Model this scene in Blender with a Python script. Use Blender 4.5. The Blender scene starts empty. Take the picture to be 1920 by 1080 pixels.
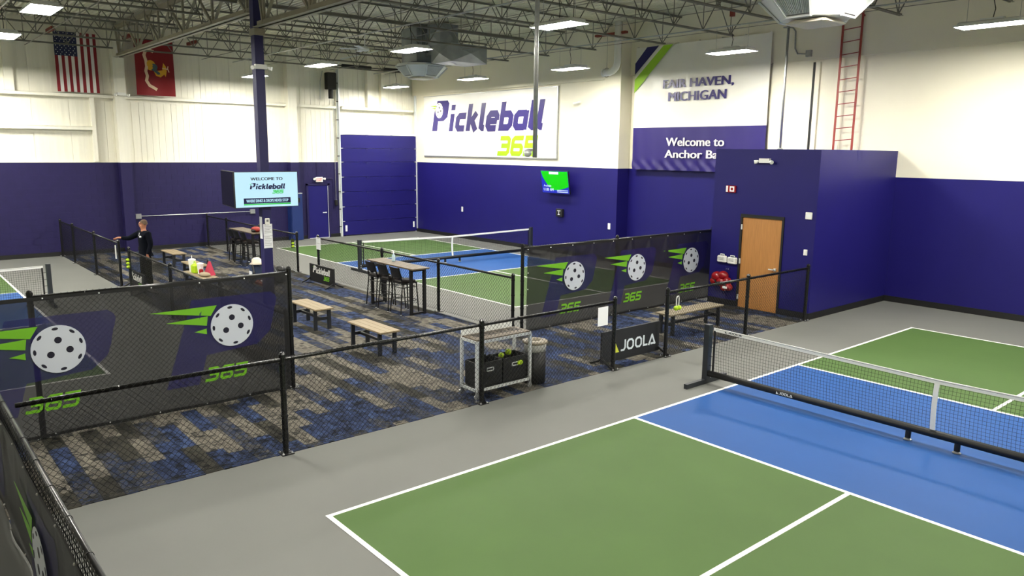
import bpy, math, random
import numpy as np
from mathutils import Vector, Matrix
random.seed(7)
S = bpy.context.scene
COL = S.collection
PI = math.pi

# ------------------------------------------------------------------ camera, world, exposure
cam_d = bpy.data.cameras.new('camera'); cam = bpy.data.objects.new('camera', cam_d); COL.objects.link(cam)
YAW, PIT, ROL = -0.8675, 0.1779, 0.0107
cy, sy, cp, sp = math.cos(YAW), math.sin(YAW), math.cos(PIT), math.sin(PIT)
fw = Vector((sy*cp, cy*cp, -sp)); rt = Vector((cy, -sy, 0)); up = rt.cross(fw)
r2 = rt*math.cos(ROL) + up*math.sin(ROL); u2 = up*math.cos(ROL) - rt*math.sin(ROL)
cam.matrix_world = Matrix(((r2.x, u2.x, -fw.x, 6.5727), (r2.y, u2.y, -fw.y, -3.176), (r2.z, u2.z, -fw.z, 3.5909), (0, 0, 0, 1)))
cam_d.sensor_width = 36; cam_d.lens = 1433.93/1920*36; cam_d.clip_end = 200; cam_d.clip_start = .05
S.camera = cam
w = bpy.data.worlds.new('world'); S.world = w; w.use_nodes = True
w.node_tree.nodes['Background'].inputs[0].default_value = (.75, .8, .85, 1); w.node_tree.nodes['Background'].inputs[1].default_value = .3
S.view_settings.view_transform = 'Standard'; S.view_settings.look = 'None'; S.view_settings.gamma = 1
S.view_settings.exposure = 1.65; S.view_settings.use_curve_mapping = False
LAMP = 62.0

# ------------------------------------------------------------------ materials
def lin(c):
    return tuple(((v/255)/12.92 if v/255 <= .04045 else ((v/255+.055)/1.055)**2.4) for v in c)
MATS = {}
def mat(name, rgb, rough=.6, metal=0, var=0, vs=3.0, bump=0, bs=40, spec=.5, emit=0, alpha=1, aniso=None, coat=0):
    if name in MATS: return MATS[name]
    m = bpy.data.materials.new(name); m.use_nodes = True; MATS[name] = m
    nt = m.node_tree; b = nt.nodes['Principled BSDF']
    c = lin(rgb) + (1,)
    b.inputs['Base Color'].default_value = c; b.inputs['Roughness'].default_value = rough; b.inputs['Metallic'].default_value = metal
    b.inputs['Specular IOR Level'].default_value = spec
    if coat: b.inputs['Coat Weight'].default_value = coat; b.inputs['Coat Roughness'].default_value = .25
    if emit: b.inputs['Emission Color'].default_value = c; b.inputs['Emission Strength'].default_value = emit
    if alpha < 1: b.inputs['Alpha'].default_value = alpha
    if var or bump:
        g = nt.nodes.new('ShaderNodeNewGeometry'); mp = nt.nodes.new('ShaderNodeMapping'); nt.links.new(g.outputs['Position'], mp.inputs['Vector'])
        if aniso: mp.inputs['Scale'].default_value = aniso
    if var:
        n = nt.nodes.new('ShaderNodeTexNoise'); n.inputs['Scale'].default_value = vs; n.inputs['Detail'].default_value = 4
        nt.links.new(mp.outputs[0], n.inputs['Vector'])
        r = nt.nodes.new('ShaderNodeMapRange'); r.inputs['From Min'].default_value = .3; r.inputs['From Max'].default_value = .7
        r.inputs['To Min'].default_value = 1-var; r.inputs['To Max'].default_value = 1+var; nt.links.new(n.outputs[0], r.inputs[0])
        v = nt.nodes.new('ShaderNodeVectorMath'); v.operation = 'SCALE'; v.inputs[0].default_value = c[:3]
        nt.links.new(r.outputs[0], v.inputs['Scale']); nt.links.new(v.outputs[0], b.inputs['Base Color'])
    if bump:
        n2 = nt.nodes.new('ShaderNodeTexNoise'); n2.inputs['Scale'].default_value = bs; nt.links.new(mp.outputs[0], n2.inputs['Vector'])
        bp = nt.nodes.new('ShaderNodeBump'); bp.inputs['Strength'].default_value = bump; bp.inputs['Distance'].default_value = .01
        nt.links.new(n2.outputs[0], bp.inputs['Height']); nt.links.new(bp.outputs[0], b.inputs['Normal'])
    return m
def carpet_mat(name, cols):
    m = bpy.data.materials.new(name); m.use_nodes = True; MATS[name] = m; nt = m.node_tree; b = nt.nodes['Principled BSDF']
    b.inputs['Roughness'].default_value = .95; b.inputs['Specular IOR Level'].default_value = .15
    g = nt.nodes.new('ShaderNodeNewGeometry')
    def cells(sx, sy_):
        v = nt.nodes.new('ShaderNodeVectorMath'); v.operation = 'MULTIPLY'; v.inputs[1].default_value = (sx, sy_, 0); nt.links.new(g.outputs['Position'], v.inputs[0])
        f = nt.nodes.new('ShaderNodeVectorMath'); f.operation = 'FLOOR'; nt.links.new(v.outputs[0], f.inputs[0])
        wn = nt.nodes.new('ShaderNodeTexWhiteNoise'); wn.noise_dimensions = '2D'; nt.links.new(f.outputs[0], wn.inputs['Vector']); return wn
    a = cells(9, 13); a2 = cells(70, 11)
    mx = nt.nodes.new('ShaderNodeMath'); mx.operation = 'MULTIPLY_ADD'; mx.inputs[1].default_value = .5
    m2 = nt.nodes.new('ShaderNodeMath'); m2.operation = 'MULTIPLY'; m2.inputs[1].default_value = .5
    nt.links.new(a2.outputs[0], m2.inputs[0]); nt.links.new(a.outputs[0], mx.inputs[0]); nt.links.new(m2.outputs[0], mx.inputs[2])
    r = nt.nodes.new('ShaderNodeValToRGB'); r.color_ramp.interpolation = 'CONSTANT'
    e = r.color_ramp.elements; e[0].position = .05; e[0].color = lin(cols[0])+(1,); e[1].position = .95; e[1].color = lin(cols[-1])+(1,)
    for i, c in enumerate(cols[1:-1]):
        q = e.new(.05+.9*(i+1)/(len(cols)-1)); q.color = lin(c)+(1,)
    nt.links.new(mx.outputs[0], r.inputs[0]); nt.links.new(r.outputs[0], b.inputs['Base Color'])
    return m

M_floor = mat('grey_court_paint', (108, 109, 105), .6, var=.05, vs=.5, bump=.04, bs=300, spec=.18)
M_green = mat('green_court_paint', (72, 98, 50), .6, var=.06, vs=.8, bump=.04, bs=300, spec=.2)
M_blue = mat('blue_court_paint', (34, 78, 140), .58, var=.05, vs=.8, bump=.04, bs=300, spec=.2)
M_line = mat('white_line_paint', (240, 240, 238), .5)
M_purple = mat('purple_wall_paint', (28, 24, 98), .4, var=.04, vs=1.5, bump=.05, bs=120, spec=.3)
M_cmu = mat('purple_block_paint', (32, 26, 73), .55, var=.06, vs=4, bump=.25, bs=90, spec=.3)
M_white = mat('white_wall_paint', (234, 229, 210), .6, var=.02, vs=1, bump=.05, bs=120, spec=.3)
M_panel = mat('white_metal_panel', (232, 229, 214), .45, var=.03, vs=2, aniso=(1, 6, .3), spec=.4)
M_base = mat('black_rubber_base', (12, 12, 13), .6)
M_steel = mat('grey_primer_steel', (112, 110, 100), .55, var=.1, vs=3)
M_girder = mat('tan_primer_steel', (150, 144, 126), .5, var=.08, vs=3)
M_deck = mat('grey_deck_steel', (215, 213, 196), .5, var=.12, vs=2)
M_redst = mat('red_primer_steel', (130, 48, 34), .6)
M_black = mat('black_vinyl_coating', (9, 9, 10), .28, spec=.6)
M_blackm = mat('black_matte_metal', (13, 13, 14), .5)
M_char = mat('charcoal_powder_coat', (38, 42, 47), .4)
M_galv = mat('galvanised_steel', (170, 172, 172), .35, .7, var=.1, vs=20)
M_alu = mat('bright_aluminium', (222, 226, 226), .3, .3, var=.05, vs=25)
M_rod = mat('zinc_bolt', (215, 215, 215), .3, .5)
M_wplast = mat('white_plastic', (235, 235, 230), .4)
M_wmet = mat('white_enamel_metal', (222, 224, 222), .35, var=.03, vs=5)
M_wood = mat('oak_veneer', (178, 124, 68), .45, var=.1, vs=4, aniso=(9, 9, .7))
M_bench = mat('weathered_plank_board', (140, 124, 96), .6, var=.14, vs=6, aniso=(1, 14, 1))
M_benchY = mat('weathered_plank_board_cross', (120, 110, 88), .6, var=.14, vs=6, aniso=(14, 1, 1))
M_tab = mat('table_board', (96, 84, 68), .55, var=.12, vs=6, aniso=(1, 14, 1))
M_darkm = mat('dark_bench_leg', (30, 33, 38), .45)
M_seat = mat('brown_seat_pad', (28, 19, 17), .6)
M_col = mat('navy_column_paint', (32, 30, 84), .45, spec=.4)
M_vinyl = mat('white_banner_vinyl', (236, 234, 226), .35, var=.02, vs=1)
M_vpurple = mat('purple_banner_print', (40, 29, 104), .35)
M_vgreen = mat('lime_banner_print', (150, 200, 40), .35)
M_ygreen = mat('yellow_green_print', (150, 205, 14), .4)
M_navyp = mat('navy_banner_print', (30, 28, 92), .35)
M_mesh = mat('black_mesh_fabric', (22, 22, 25), .4, bump=.3, bs=500, alpha=.87, spec=.5)
M_meshp = mat('purple_mesh_print', (38, 34, 100), .4, alpha=.6)
M_mw = mat('white_mesh_print', (212, 219, 230), .5)
M_mg = mat('green_mesh_print', (118, 190, 36), .5)
M_hole = mat('dark_hole_print', (24, 24, 44), .5)
M_paper = mat('white_paper', (238, 240, 242), .7)
M_ink = mat('grey_ink', (120, 120, 122), .7)
M_net = mat('black_net_cord', (16, 16, 18), .7)
M_lime = mat('lime_plastic', (170, 205, 20), .45)
M_red = mat('glossy_red_vinyl', (150, 8, 20), .25, coat=.5)
M_pink = mat('pink_fabric', (180, 44, 72), .7)
M_navycloth = mat('navy_knit', (9, 12, 20), .95, bump=.2, bs=80, spec=.1)
M_pants = mat('dark_olive_twill', (24, 23, 19), .95, spec=.1)
M_skin = mat('skin', (170, 112, 84), .55)
M_hair = mat('short_brown_hair', (78, 58, 42), .8)
M_flagr = mat('flag_red', (128, 16, 28), .7); M_flagw = mat('flag_white', (222, 220, 216), .7); M_flagb = mat('flag_navy', (28, 34, 70), .7)
M_mred = mat('scarlet_flag', (128, 8, 18), .7); M_gold = mat('gold_print', (214, 160, 40), .7); M_scroll = mat('cream_print', (220, 190, 160), .7); M_gb = mat('grey_blue_print', (70, 92, 100), .7)
M_exit = mat('exit_red', (235, 70, 60), .5, emit=.25)
M_scrd = mat('dark_screen_glass', (24, 25, 24), .12)
M_scr = mat('pale_blue_screen', (140, 172, 190), .3, emit=.42)
M_scrn = mat('screen_navy', (6, 9, 60), .3, emit=.15); M_scrg = mat('screen_green', (40, 170, 60), .3, emit=.25)
M_scrG = mat('screen_bright_green', (10, 160, 8), .3, emit=.26); M_scrB = mat('screen_blue', (20, 28, 150), .3, emit=.22); M_scrW = mat('screen_white', (200, 215, 240), .3, emit=.2)
M_scrlime = mat('screen_lime', (110, 225, 90), .3, emit=.25)
M_led = mat('led_lens', (255, 251, 240), .4, emit=LAMP)
M_dull = mat('unlit_panel', (225, 226, 222), .35)
M_pad = mat('royal_blue_pad', (20, 42, 100), .45)
M_tan = mat('tan_cap', (180, 150, 120), .8)
M_signb = mat('charcoal_sign_fabric', (28, 30, 35), .6)
M_signk = mat('black_sign_fabric', (18, 19, 20), .6)
M_cyan = mat('pale_bottle_plastic', (190, 215, 225), .2)
M_glow = mat('lamp_reflector', (250, 250, 246), .3)

# ------------------------------------------------------------------ mesh builder
class MB:
    def __init__(s): s.v = []; s.f = []; s.m = []; s.smooth = False
    def add(s, vs, fs, mi=0):
        o = len(s.v); s.v += [tuple(p) for p in vs]; s.f += [tuple(i+o for i in f) for f in fs]; s.m += [mi]*len(fs); return s
    def box(s, x0, x1, y0, y1, z0, z1, mi=0):
        return s.add([(x0,y0,z0),(x1,y0,z0),(x1,y1,z0),(x0,y1,z0),(x0,y0,z1),(x1,y0,z1),(x1,y1,z1),(x0,y1,z1)],
                     [(0,3,2,1),(4,5,6,7),(0,1,5,4),(1,2,6,5),(2,3,7,6),(3,0,4,7)], mi)
    def cbox(s, c, d, mi=0):
        return s.box(c[0]-d[0]/2, c[0]+d[0]/2, c[1]-d[1]/2, c[1]+d[1]/2, c[2]-d[2]/2, c[2]+d[2]/2, mi)
    def bev(s, x0, x1, y0, y1, z0, z1, b=.01, mi=0):   # box with chamfered vertical and top edges
        def ring(i, z): return [(x0+i+(b if k in(0,3) else 0)*0, 0, z) for k in ()]
        def oct_(e, z):
            a0, a1, b0, b1 = x0+e, x1-e, y0+e, y1-e
            return [(a0+b, b0, z), (a1-b, b0, z), (a1, b0+b, z), (a1, b1-b, z), (a1-b, b1, z), (a0+b, b1, z), (a0, b1-b, z), (a0, b0+b, z)]
        vs = oct_(b*.5, z0)+oct_(0, z0+b*.5)+oct_(0, z1-b)+oct_(b*.9, z1); fs = [tuple(range(7, -1, -1)), tuple(range(24, 32))]
        for r in range(3):
            for i in range(8): j = (i+1) % 8; fs.append((r*8+i, r*8+j, r*8+8+j, r*8+8+i))
        return s.add(vs, fs, mi)
    def tube(s, pts, r, n=8, mi=0, caps=True, rs=None):
        pts = [Vector(p) for p in pts]; N = len(pts); vs = []; fs = []
        ref = None
        for i, p in enumerate(pts):
            t = (pts[min(i+1, N-1)]-pts[max(i-1, 0)]).normalized()
            if ref is None: ref = Vector((0, 0, 1)) if abs(t.z) < .9 else Vector((1, 0, 0))
            a = (ref - t*ref.dot(t)); a = a.normalized() if a.length > 1e-6 else t.orthogonal().normalized(); b = t.cross(a); ref = a
            rr = rs[i] if rs else r
            for k in range(n):
                an = 2*PI*(k+.5)/n; vs.append(p+(a*math.cos(an)+b*math.sin(an))*rr)
        for i in range(N-1):
            for k in range(n): j = (k+1) % n; fs.append((i*n+k, i*n+j, i*n+n+j, i*n+n+k))
        if caps: fs.append(tuple(range(n-1, -1, -1))); fs.append(tuple((N-1)*n+k for k in range(n)))
        return s.add(vs, fs, mi)
    def bar(s, a, b, w_, h_, mi=0):   # rectangular bar, h along z-ish
        a, b = Vector(a), Vector(b); t = (b-a).normalized(); ref = Vector((0, 0, 1)) if abs(t.z) < .95 else Vector((0, 1, 0))
        x = t.cross(ref).normalized(); y = x.cross(t)
        vs = []
        for p in (a, b):
            for sx, sy_ in ((-1,-1),(1,-1),(1,1),(-1,1)): vs.append(p+x*sx*w_/2+y*sy_*h_/2)
        return s.add(vs, [(3,2,1,0),(4,5,6,7),(0,1,5,4),(1,2,6,5),(2,3,7,6),(3,0,4,7)], mi)
    def lathe(s, c, prof, n=20, mi=0):
        vs = []; fs = []
        for r, z in prof:
            for k in range(n): a = 2*PI*k/n; vs.append((c[0]+r*math.cos(a), c[1]+r*math.sin(a), c[2]+z))
        for i in range(len(prof)-1):
            for k in range(n): j = (k+1) % n; fs.append((i*n+k, i*n+j, i*n+n+j, i*n+n+k))
        fs.append(tuple(range(n-1, -1, -1))); fs.append(tuple((len(prof)-1)*n+k for k in range(n)))
        return s.add(vs, fs, mi)
    def ball(s, c, r, n=12, m_=8, sc=(1, 1, 1), mi=0):
        prof = [(max(r*math.sin(PI*i/m_), 1e-4)*1, -r*math.cos(PI*i/m_)) for i in range(m_+1)]
        t = MB().lathe((0, 0, 0), prof, n)
        return s.add([(c[0]+x*sc[0], c[1]+y*sc[1], c[2]+z*sc[2]) for x, y, z in t.v], t.f, mi)
    def poly(s, fr, pts, d0=0, t=.002, mi=0):     # flat polygon in frame fr, thickness t
        n = len(pts); ar = sum(pts[i][0]*pts[(i+1) % n][1]-pts[(i+1) % n][0]*pts[i][1] for i in range(n))
        if ar < 0: pts = pts[::-1]
        vs = [fr(x, y, d0) for x, y in pts]+[fr(x, y, d0+t) for x, y in pts]
        fs = [tuple(range(n-1, -1, -1)), tuple(range(n, 2*n))]+[(i, (i+1) % n, n+(i+1) % n, n+i) for i in range(n)]
        return s.add(vs, fs, mi)
    def build(s, name, m, parent=None, kind=None, smooth=None):
        me = bpy.data.meshes.new(name)
        off = Vector((0, 0, 0))
        if parent is not None:
            q = parent
            while q is not None: off += q.location; q = q.parent
        vs = [(x-off.x, y-off.y, z-off.z) for x, y, z in s.v]
        me.from_pydata(vs, [], s.f)
        for mm in (m if isinstance(m, (list, tuple)) else [m]): me.materials.append(mm)
        if any(s.m): me.polygons.foreach_set('material_index', s.m)
        if smooth or s.smooth: me.polygons.foreach_set('use_smooth', [True]*len(me.polygons))
        o = bpy.data.objects.new(name, me); COL.objects.link(o)
        if parent is not None: o.parent = parent
        if kind: o['kind'] = kind
        return o
def frame(o, ux, uy):
    o, ux, uy = Vector(o), Vector(ux), Vector(uy); n = ux.cross(uy)
    return lambda x, y, d=0: o+ux*x+uy*y+n*d
def tag(o, label, cat, group=None, kind=None):
    o['label'] = label; o['category'] = cat
    if group: o['group'] = group
    if kind: o['kind'] = kind
    return o
def thing(name, loc, label, cat, group=None):
    o = bpy.data.objects.new(name, None); o.location = loc; o.empty_display_size = .1; COL.objects.link(o)
    return tag(o, label, cat, group)
def struct(name, loc=(0, 0, 0), mb=None, m=None):
    if mb is not None: o = mb.build(name, m)
    else: o = bpy.data.objects.new(name, None); o.location = loc; COL.objects.link(o)
    o['kind'] = 'structure'; return o
def dup(root, loc, label, rz=None, parent=None):
    r = root.copy(); COL.objects.link(r)
    if parent is None:
        r.location = loc; r['label'] = label
        if rz is not None: r.rotation_euler = (0, 0, rz)
    else: r.parent = parent
    for c in root.children: dup(c, None, None, None, r)
    return r

# ------------------------------------------------------------------ writing
GL = {  # stroke glyphs, height 1 (x-height .68)
 'i': (.34, [[(.15, 0), (.15, .66)], [(.15, .8), (.15, 1)]]),
 'c': (.62, [[(.58, .57), (.22, .57), (.12, .47), (.12, .2), (.22, .1), (.55, .1)]]),
 'k': (.66, [[(.12, 0), (.12, 1)], [(.22, .3), (.52, .66)], [(.3, .38), (.56, 0)]]),
 'l': (.34, [[(.14, 1), (.14, .16), (.24, .1), (.32, .1)]]),
 'e': (.68, [[(.58, .08), (.22, .08), (.12, .2), (.12, .48), (.22, .6), (.5, .6), (.58, .5), (.58, .36)], [(.14, .34), (.6, .34)]]),
 'b': (.68, [[(.12, 1), (.12, .1), (.48, .1), (.58, .2), (.58, .47), (.48, .57), (.14, .57)]]),
 'a': (.7, [[(.6, .66), (.6, 0)], [(.6, .57), (.22, .57), (.12, .47), (.12, .2), (.22, .1), (.58, .1)]]),
 '3': (1.02, [[(.1, .9), (.75, .9), (.87, .8), (.87, .2), (.75, .1), (0, .1)], [(.25, .5), (.86, .5)]]),
 '6': (1.02, [[(.95, .9), (.25, .9), (.12, .78), (.12, .2), (.22, .1), (.78, .1), (.88, .2), (.88, .4), (.78, .5), (.14, .5)]]),
 '5': (1.0, [[(.98, .9), (.14, .9), (.14, .52), (.78, .52), (.88, .42), (.88, .2), (.78, .1), (0, .1)]]),
 'J': (.62, [[(.5, 1), (.5, .3), (.36, .1), (0, .1)]]),
 'O': (.95, [[(.3, .1), (.62, .1), (.8, .28), (.8, .72), (.62, .9), (.3, .9), (.12, .72), (.12, .28), (.3, .1)]]),
 'L': (.66, [[(.12, 1), (.12, .1), (.6, .1)]]),
 'A': (.95, [[(.06, 0), (.48, .95)], [(.44, .95), (.86, 0)], [(.3, .1), (.84, .1)]]),
 'P': (.8, [[(.12, 0), (.12, .9), (.55, .9), (.66, .8), (.66, .5), (.55, .42), (.14, .42)]]),
}
def stroke(mb, fr, pts, wd, d0, t, mi=0):
    n = len(pts); L = []; R = []
    closed = pts[0] == pts[-1]
    for i in range(n):
        p = Vector(pts[i])
        a = Vector(pts[i-1]) if i > 0 else (Vector(pts[-2]) if closed else None); b = Vector(pts[i+1]) if i < n-1 else (Vector(pts[1]) if closed else None)
        d1 = (p-a).normalized() if a is not None else (b-p).normalized(); d2 = (b-p).normalized() if b is not None else d1
        n1 = Vector((-d1.y, d1.x)); n2 = Vector((-d2.y, d2.x)); mm = (n1+n2).normalized(); k = wd/2/max(mm.dot(n1), .4)
        L.append(p+mm*k); R.append(p-mm*k)
    vs = []
    for i in range(n):
        for q, dd in ((L[i], d0), (R[i], d0), (R[i], d0+t+i*.0002), (L[i], d0+t+i*.0002)): vs.append(fr(q.x, q.y, dd))
    fs = []
    for i in range(n-1):
        a, b = i*4, i*4+4; fs += [(a+3, a+2, b+2, b+3), (a, b, b+1, a+1), (a, a+3, b+3, b), (a+1, b+1, b+2, a+2)]
    if not closed: fs += [(0, 1, 2, 3), (n*4-1, n*4-2, n*4-3, n*4-4)]
    mb.add(vs, fs, mi)
def word(mb, fr, txt, x0, y0, W, H, shear=.22, wd=.19, d0=.004, t=.003, gap=.06, mi=0):
    tot = sum(GL[c][0]+gap for c in txt)-gap; kx = W/tot; x = 0
    f2 = lambda X, Y, d=0: fr(x0+X*kx+(Y*H*shear), y0+Y*H, d)
    i = 0
    for c in txt:
        for st in GL[c][1]: stroke(mb, (lambda xx: (lambda X, Y, d=0: f2(X+xx, Y, d)))(x), st, wd, d0, t+.0005*(i % 7), mi); i += 1
        x += GL[c][0]+gap
def ball_art(mw, mh, fr, cx, cz, R, d0=.005, t=.002, ry=1):
    mw.poly(fr, [(cx+R*math.cos(2*PI*k/36), cz+R*ry*math.sin(2*PI*k/36)) for k in range(36)], d0, t)
    hs = [(0, .38, .14, .14, 0), (-.3, -.2, .14, .14, 0), (.4, -.07, .14, .14, 0)]
    for a in (95, 52, 140, 16, 182, -30, 228, -82): hs.append((.86*math.cos(math.radians(a)), .86*math.sin(math.radians(a)), .06, .12, a))
    for x, y, ra, rb, a in hs:
        ca, sa = math.cos(math.radians(a)), math.sin(math.radians(a))
        mh.poly(fr, [(cx+R*(x+ra*math.cos(u)*ca-rb*math.sin(u)*sa), cz+R*ry*(y+ra*math.cos(u)*sa+rb*math.sin(u)*ca)) for u in [2*PI*k/12 for k in range(12)]], d0+t, t)
def streaks(mg, fr, cx, cz, k=1.0, d0=.005, t=.002):
    for tri in ([(-1.08, .30), (-.2, .31), (-.29, .17)], [(-.88, .14), (-.33, .17), (-.35, .04)], [(-.52, -.03), (-.355, 0), (-.355, -.08)]):
        mg.poly(fr, [(cx+x*k, cz+y*k) for x, y in tri], d0, t)
def logo(fr, x0, y0, W, H, mP, mG, mW, mH, parent, d0=.004, nm=True):
    """the Pickleball wordmark (W wide, P height H) with 365 under its right end"""
    mb = MB(); p = H; sh = .2
    g = lambda X, Y: (x0+X*p*1.12+Y*p*sh, y0+Y*p)
    mb.poly(fr, [g(*q) for q in ((0, 0), (.27, 0), (.27, .33), (.56, .33), (.74, .46), (.76, .9), (.66, 1), (.12, 1), (.12, .86), (.02, .62))], d0, .003)
    wx = x0+p*.96
    word(mb, fr, 'ickleball', wx, y0-.02*H, W-p*.92-.16*H, H*.86, .22, .235, d0, .003, .045)
    mb.build('wordmark', mP, parent, 'stuff')
    mg = MB(); word(mg, fr, '365', x0+W*.62, y0-H*.78, W*.31, H*.58, .22, .25, d0, .003)
    mg.build('numerals', mG, parent, 'stuff'); mg = MB(); streaks(mg, fr, x0+.42*p, y0+.7*p, p*.5, d0+.003, .002); mg.build('speed_stripes', mG, parent, 'stuff')
    a, b = MB(), MB(); ball_art(a, b, fr, x0+.44*p, y0+.68*p, p*.22, d0+.004, .002, 1.15)
    a.build('ball_print', mW, parent); b.build('ball_holes', mH, parent, 'stuff')
def joola(mb, fr, x0, y0, W, H, tri=None, d0=.004, t=.003):
    word(mb, fr, 'JOOLA', x0+W*.17, y0, W*.83, H, 0, .17, d0, t, .04)
    (tri or mb).poly(fr, [(x0, y0), (x0+W*.13, y0), (x0+W*.03, y0+H)], d0, t)
def text(body, fr, cx, cz, H, W, m, parent, name='lettering', bold=.02, d0=.004, t=.003, shear=0):
    cu = bpy.data.curves.new('t', 'FONT'); cu.body = body; cu.offset = 0; cu.resolution_u = 3; cu.space_line = .95; cu.align_x = 'CENTER'; cu.extrude = .001
    o = bpy.data.objects.new('t', cu); COL.objects.link(o); bpy.context.view_layer.update()
    me0 = o.evaluated_get(bpy.context.evaluated_depsgraph_get()).to_mesh()
    vs = np.array([v.co[:] for v in me0.vertices]); fs = [tuple(p.vertices) for p in me0.polygons]; o.to_mesh_clear()
    bpy.data.objects.remove(o); bpy.data.curves.remove(cu)
    mn, mx = vs.min(0), vs.max(0); X = (vs[:, 0]-(mn[0]+mx[0])/2)/(mx[0]-mn[0])*W; Y = (vs[:, 1]-(mn[1]+mx[1])/2)/(mx[1]-mn[1])*H
    Z = np.where(vs[:, 2] > 0, d0+t, d0)
    mb = MB(); W2 = bold*H*1.1
    for k_ in ((-1, 0, 1) if bold else (0,)): mb.add([fr(cx+x+k_*W2+y*shear, cz+y, z+(.0003*(k_+1) if z > d0 else 0)) for x, y, z in zip(X, Y, Z)], fs)
    return mb.build(name, m, parent, 'stuff')
#PART2
# ------------------------------------------------------------------ room shell
XL, XR, YB, YF, YR, XS = -22.2, 12.5, -11.5, 15.6, 16.05, -10.25     # left wall, right end, back, far wall, recessed wall, step
DECK, ZP, ZL = 7.57, 3.05, 5.87
X = (1, 0, 0); Y = (0, 1, 0); Z = (0, 0, 1); NX = (-1, 0, 0); NY = (0, -1, 0)
floor = struct('floor', mb=MB().box(XL-.3, XR, YB, YR+.3, -.2, 0), m=M_floor)
LW = .05
def slab(x0, x1, y0, y1, z, m, name): return MB().box(x0, x1, y0, y1, .0005, z, 0).build(name, m, floor)
def court(x0, x1, y0, y1, axis, kit):     # kit = the two kitchen line positions along the long axis
    A = min(kit); B = max(kit)
    def R(a0, a1, b0, b1, z, m, n):       # a = long axis, b = short axis
        if axis == 'y': slab(b0, b1, a0, a1, z, m, n)
        else: slab(a0, a1, b0, b1, z, m, n)
    a0, a1, b0, b1 = (y0, y1, x0, x1) if axis == 'y' else (x0, x1, y0, y1)
    R(a0, A, b0, b1, .002, M_green, 'court_surface'); R(B, a1, b0, b1, .002, M_green, 'court_surface'); R(A, B, b0, b1, .002, M_blue, 'kitchen_surface')
    bm = (b0+b1)/2
    for qi, q in enumerate(((a0, a1, b0, b0+LW), (a0, a1, b1-LW, b1), (a0, a0+LW, b0, b1), (a1-LW, a1, b0, b1), (A-LW, A, b0, b1), (B, B+LW, b0, b1),
              (a0, A-LW, bm-LW/2, bm+LW/2), (B+LW, a1, bm-LW/2, bm+LW/2))): R(*q, .0035+.0003*qi, M_line, 'court_line')
court(0, 6.1, 0, 13.47, 'y', (4.62, 8.83))
court(-20.1, -6.66, 8.16, 14.25, 'x', (-15.5, -11.25))
court(-20.05, -6.58, -6.52, -.43, 'x', (-15.5, -11.2))

# carpet planks
cm = [carpet_mat('carpet_blue', [(11, 12, 16), (24, 30, 46), (46, 57, 88), (38, 47, 72), (58, 74, 110), (78, 92, 124)]),
      carpet_mat('carpet_tan', [(36, 36, 34), (80, 77, 71), (108, 103, 94), (92, 88, 80), (120, 115, 105), (102, 97, 88)]),
      carpet_mat('carpet_dark', [(14, 14, 15), (38, 37, 34), (56, 54, 47), (45, 44, 40), (66, 64, 56), (50, 49, 44)]),
      carpet_mat('carpet_mixed', [(14, 15, 20), (46, 47, 47), (42, 52, 78), (76, 73, 68), (38, 42, 55), (88, 85, 79)])]
full = {}
def plank_bm(x0, x1, y0, y1, z=.007):
    g = .0005; x0 += g; x1 -= g; y0 += g; y1 -= g; b = .0015
    m_ = MB(); m_.add([(x0,y0,.001),(x1,y0,.001),(x1,y1,.001),(x0,y1,.001),(x0,y0,z-b),(x1,y0,z-b),(x1,y1,z-b),(x0,y1,z-b),(x0+b,y0+b,z),(x1-b,y0+b,z),(x1-b,y1-b,z),(x0+b,y1-b,z)],
      [(8,9,10,11),(4,5,9,8),(5,6,10,9),(6,7,11,10),(7,4,8,11),(0,1,5,4),(1,2,6,5),(2,3,7,6),(3,0,4,7)]); return m_
tiles = []
def in_carpet(yc): return (XL+.1, -1.73) if 1.58 < yc < 6.42 else ((-4.72, -1.73) if yc >= 6.42 else (-4.16, -1.73))
TL, TW = .92, .205
yy = -2.42; row = 0; random.seed(3)
prev = {}
while yy < 12.38:
    xa, xb = in_carpet(yy+TW/2); off = (row % 3)*.3+random.choice((0, .1)); k0 = math.floor((xa-off)/TL); x = k0*TL+off; y1 = min(yy+TW, 12.38)
    while x < xb:
        a, b = max(x, xa), min(x+TL, xb)
        if b-a > .03:
            k = random.choices((0, 1, 2, 3), (.34, .27, .2, .19))[0]
            if random.random() < .25 and prev.get(int(x*2)) is not None: k = prev[int(x*2)]
            prev[int(x*2)] = k; tiles.append((a, b, yy, y1, k))
        x += TL
    yy += TW; row += 1
tiles.sort(key=lambda t: ((t[0]+t[1])/2-6.57)**2+((t[2]+t[3])/2+3.18)**2)
rest = MB()
for i, (a, b, y0, y1, k) in enumerate(tiles):
    if i < 300:
        if b-a > TL-.005 and y1-y0 > TW-.005:
            if k not in full: full[k] = plank_bm(0, TL, 0, TW).build('carpet_plank', cm[k], floor); o = full[k]
            else: o = full[k].copy(); COL.objects.link(o); o.parent = floor
            o.location = (a, y0, 0)
        else: plank_bm(a, b, y0, y1).build('carpet_plank', cm[k], floor)
    else:
        t = plank_bm(a, b, y0, y1); rest.add(t.v, t.f, k)
rest.build('carpet_planks', cm, floor, kind='stuff')

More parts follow.
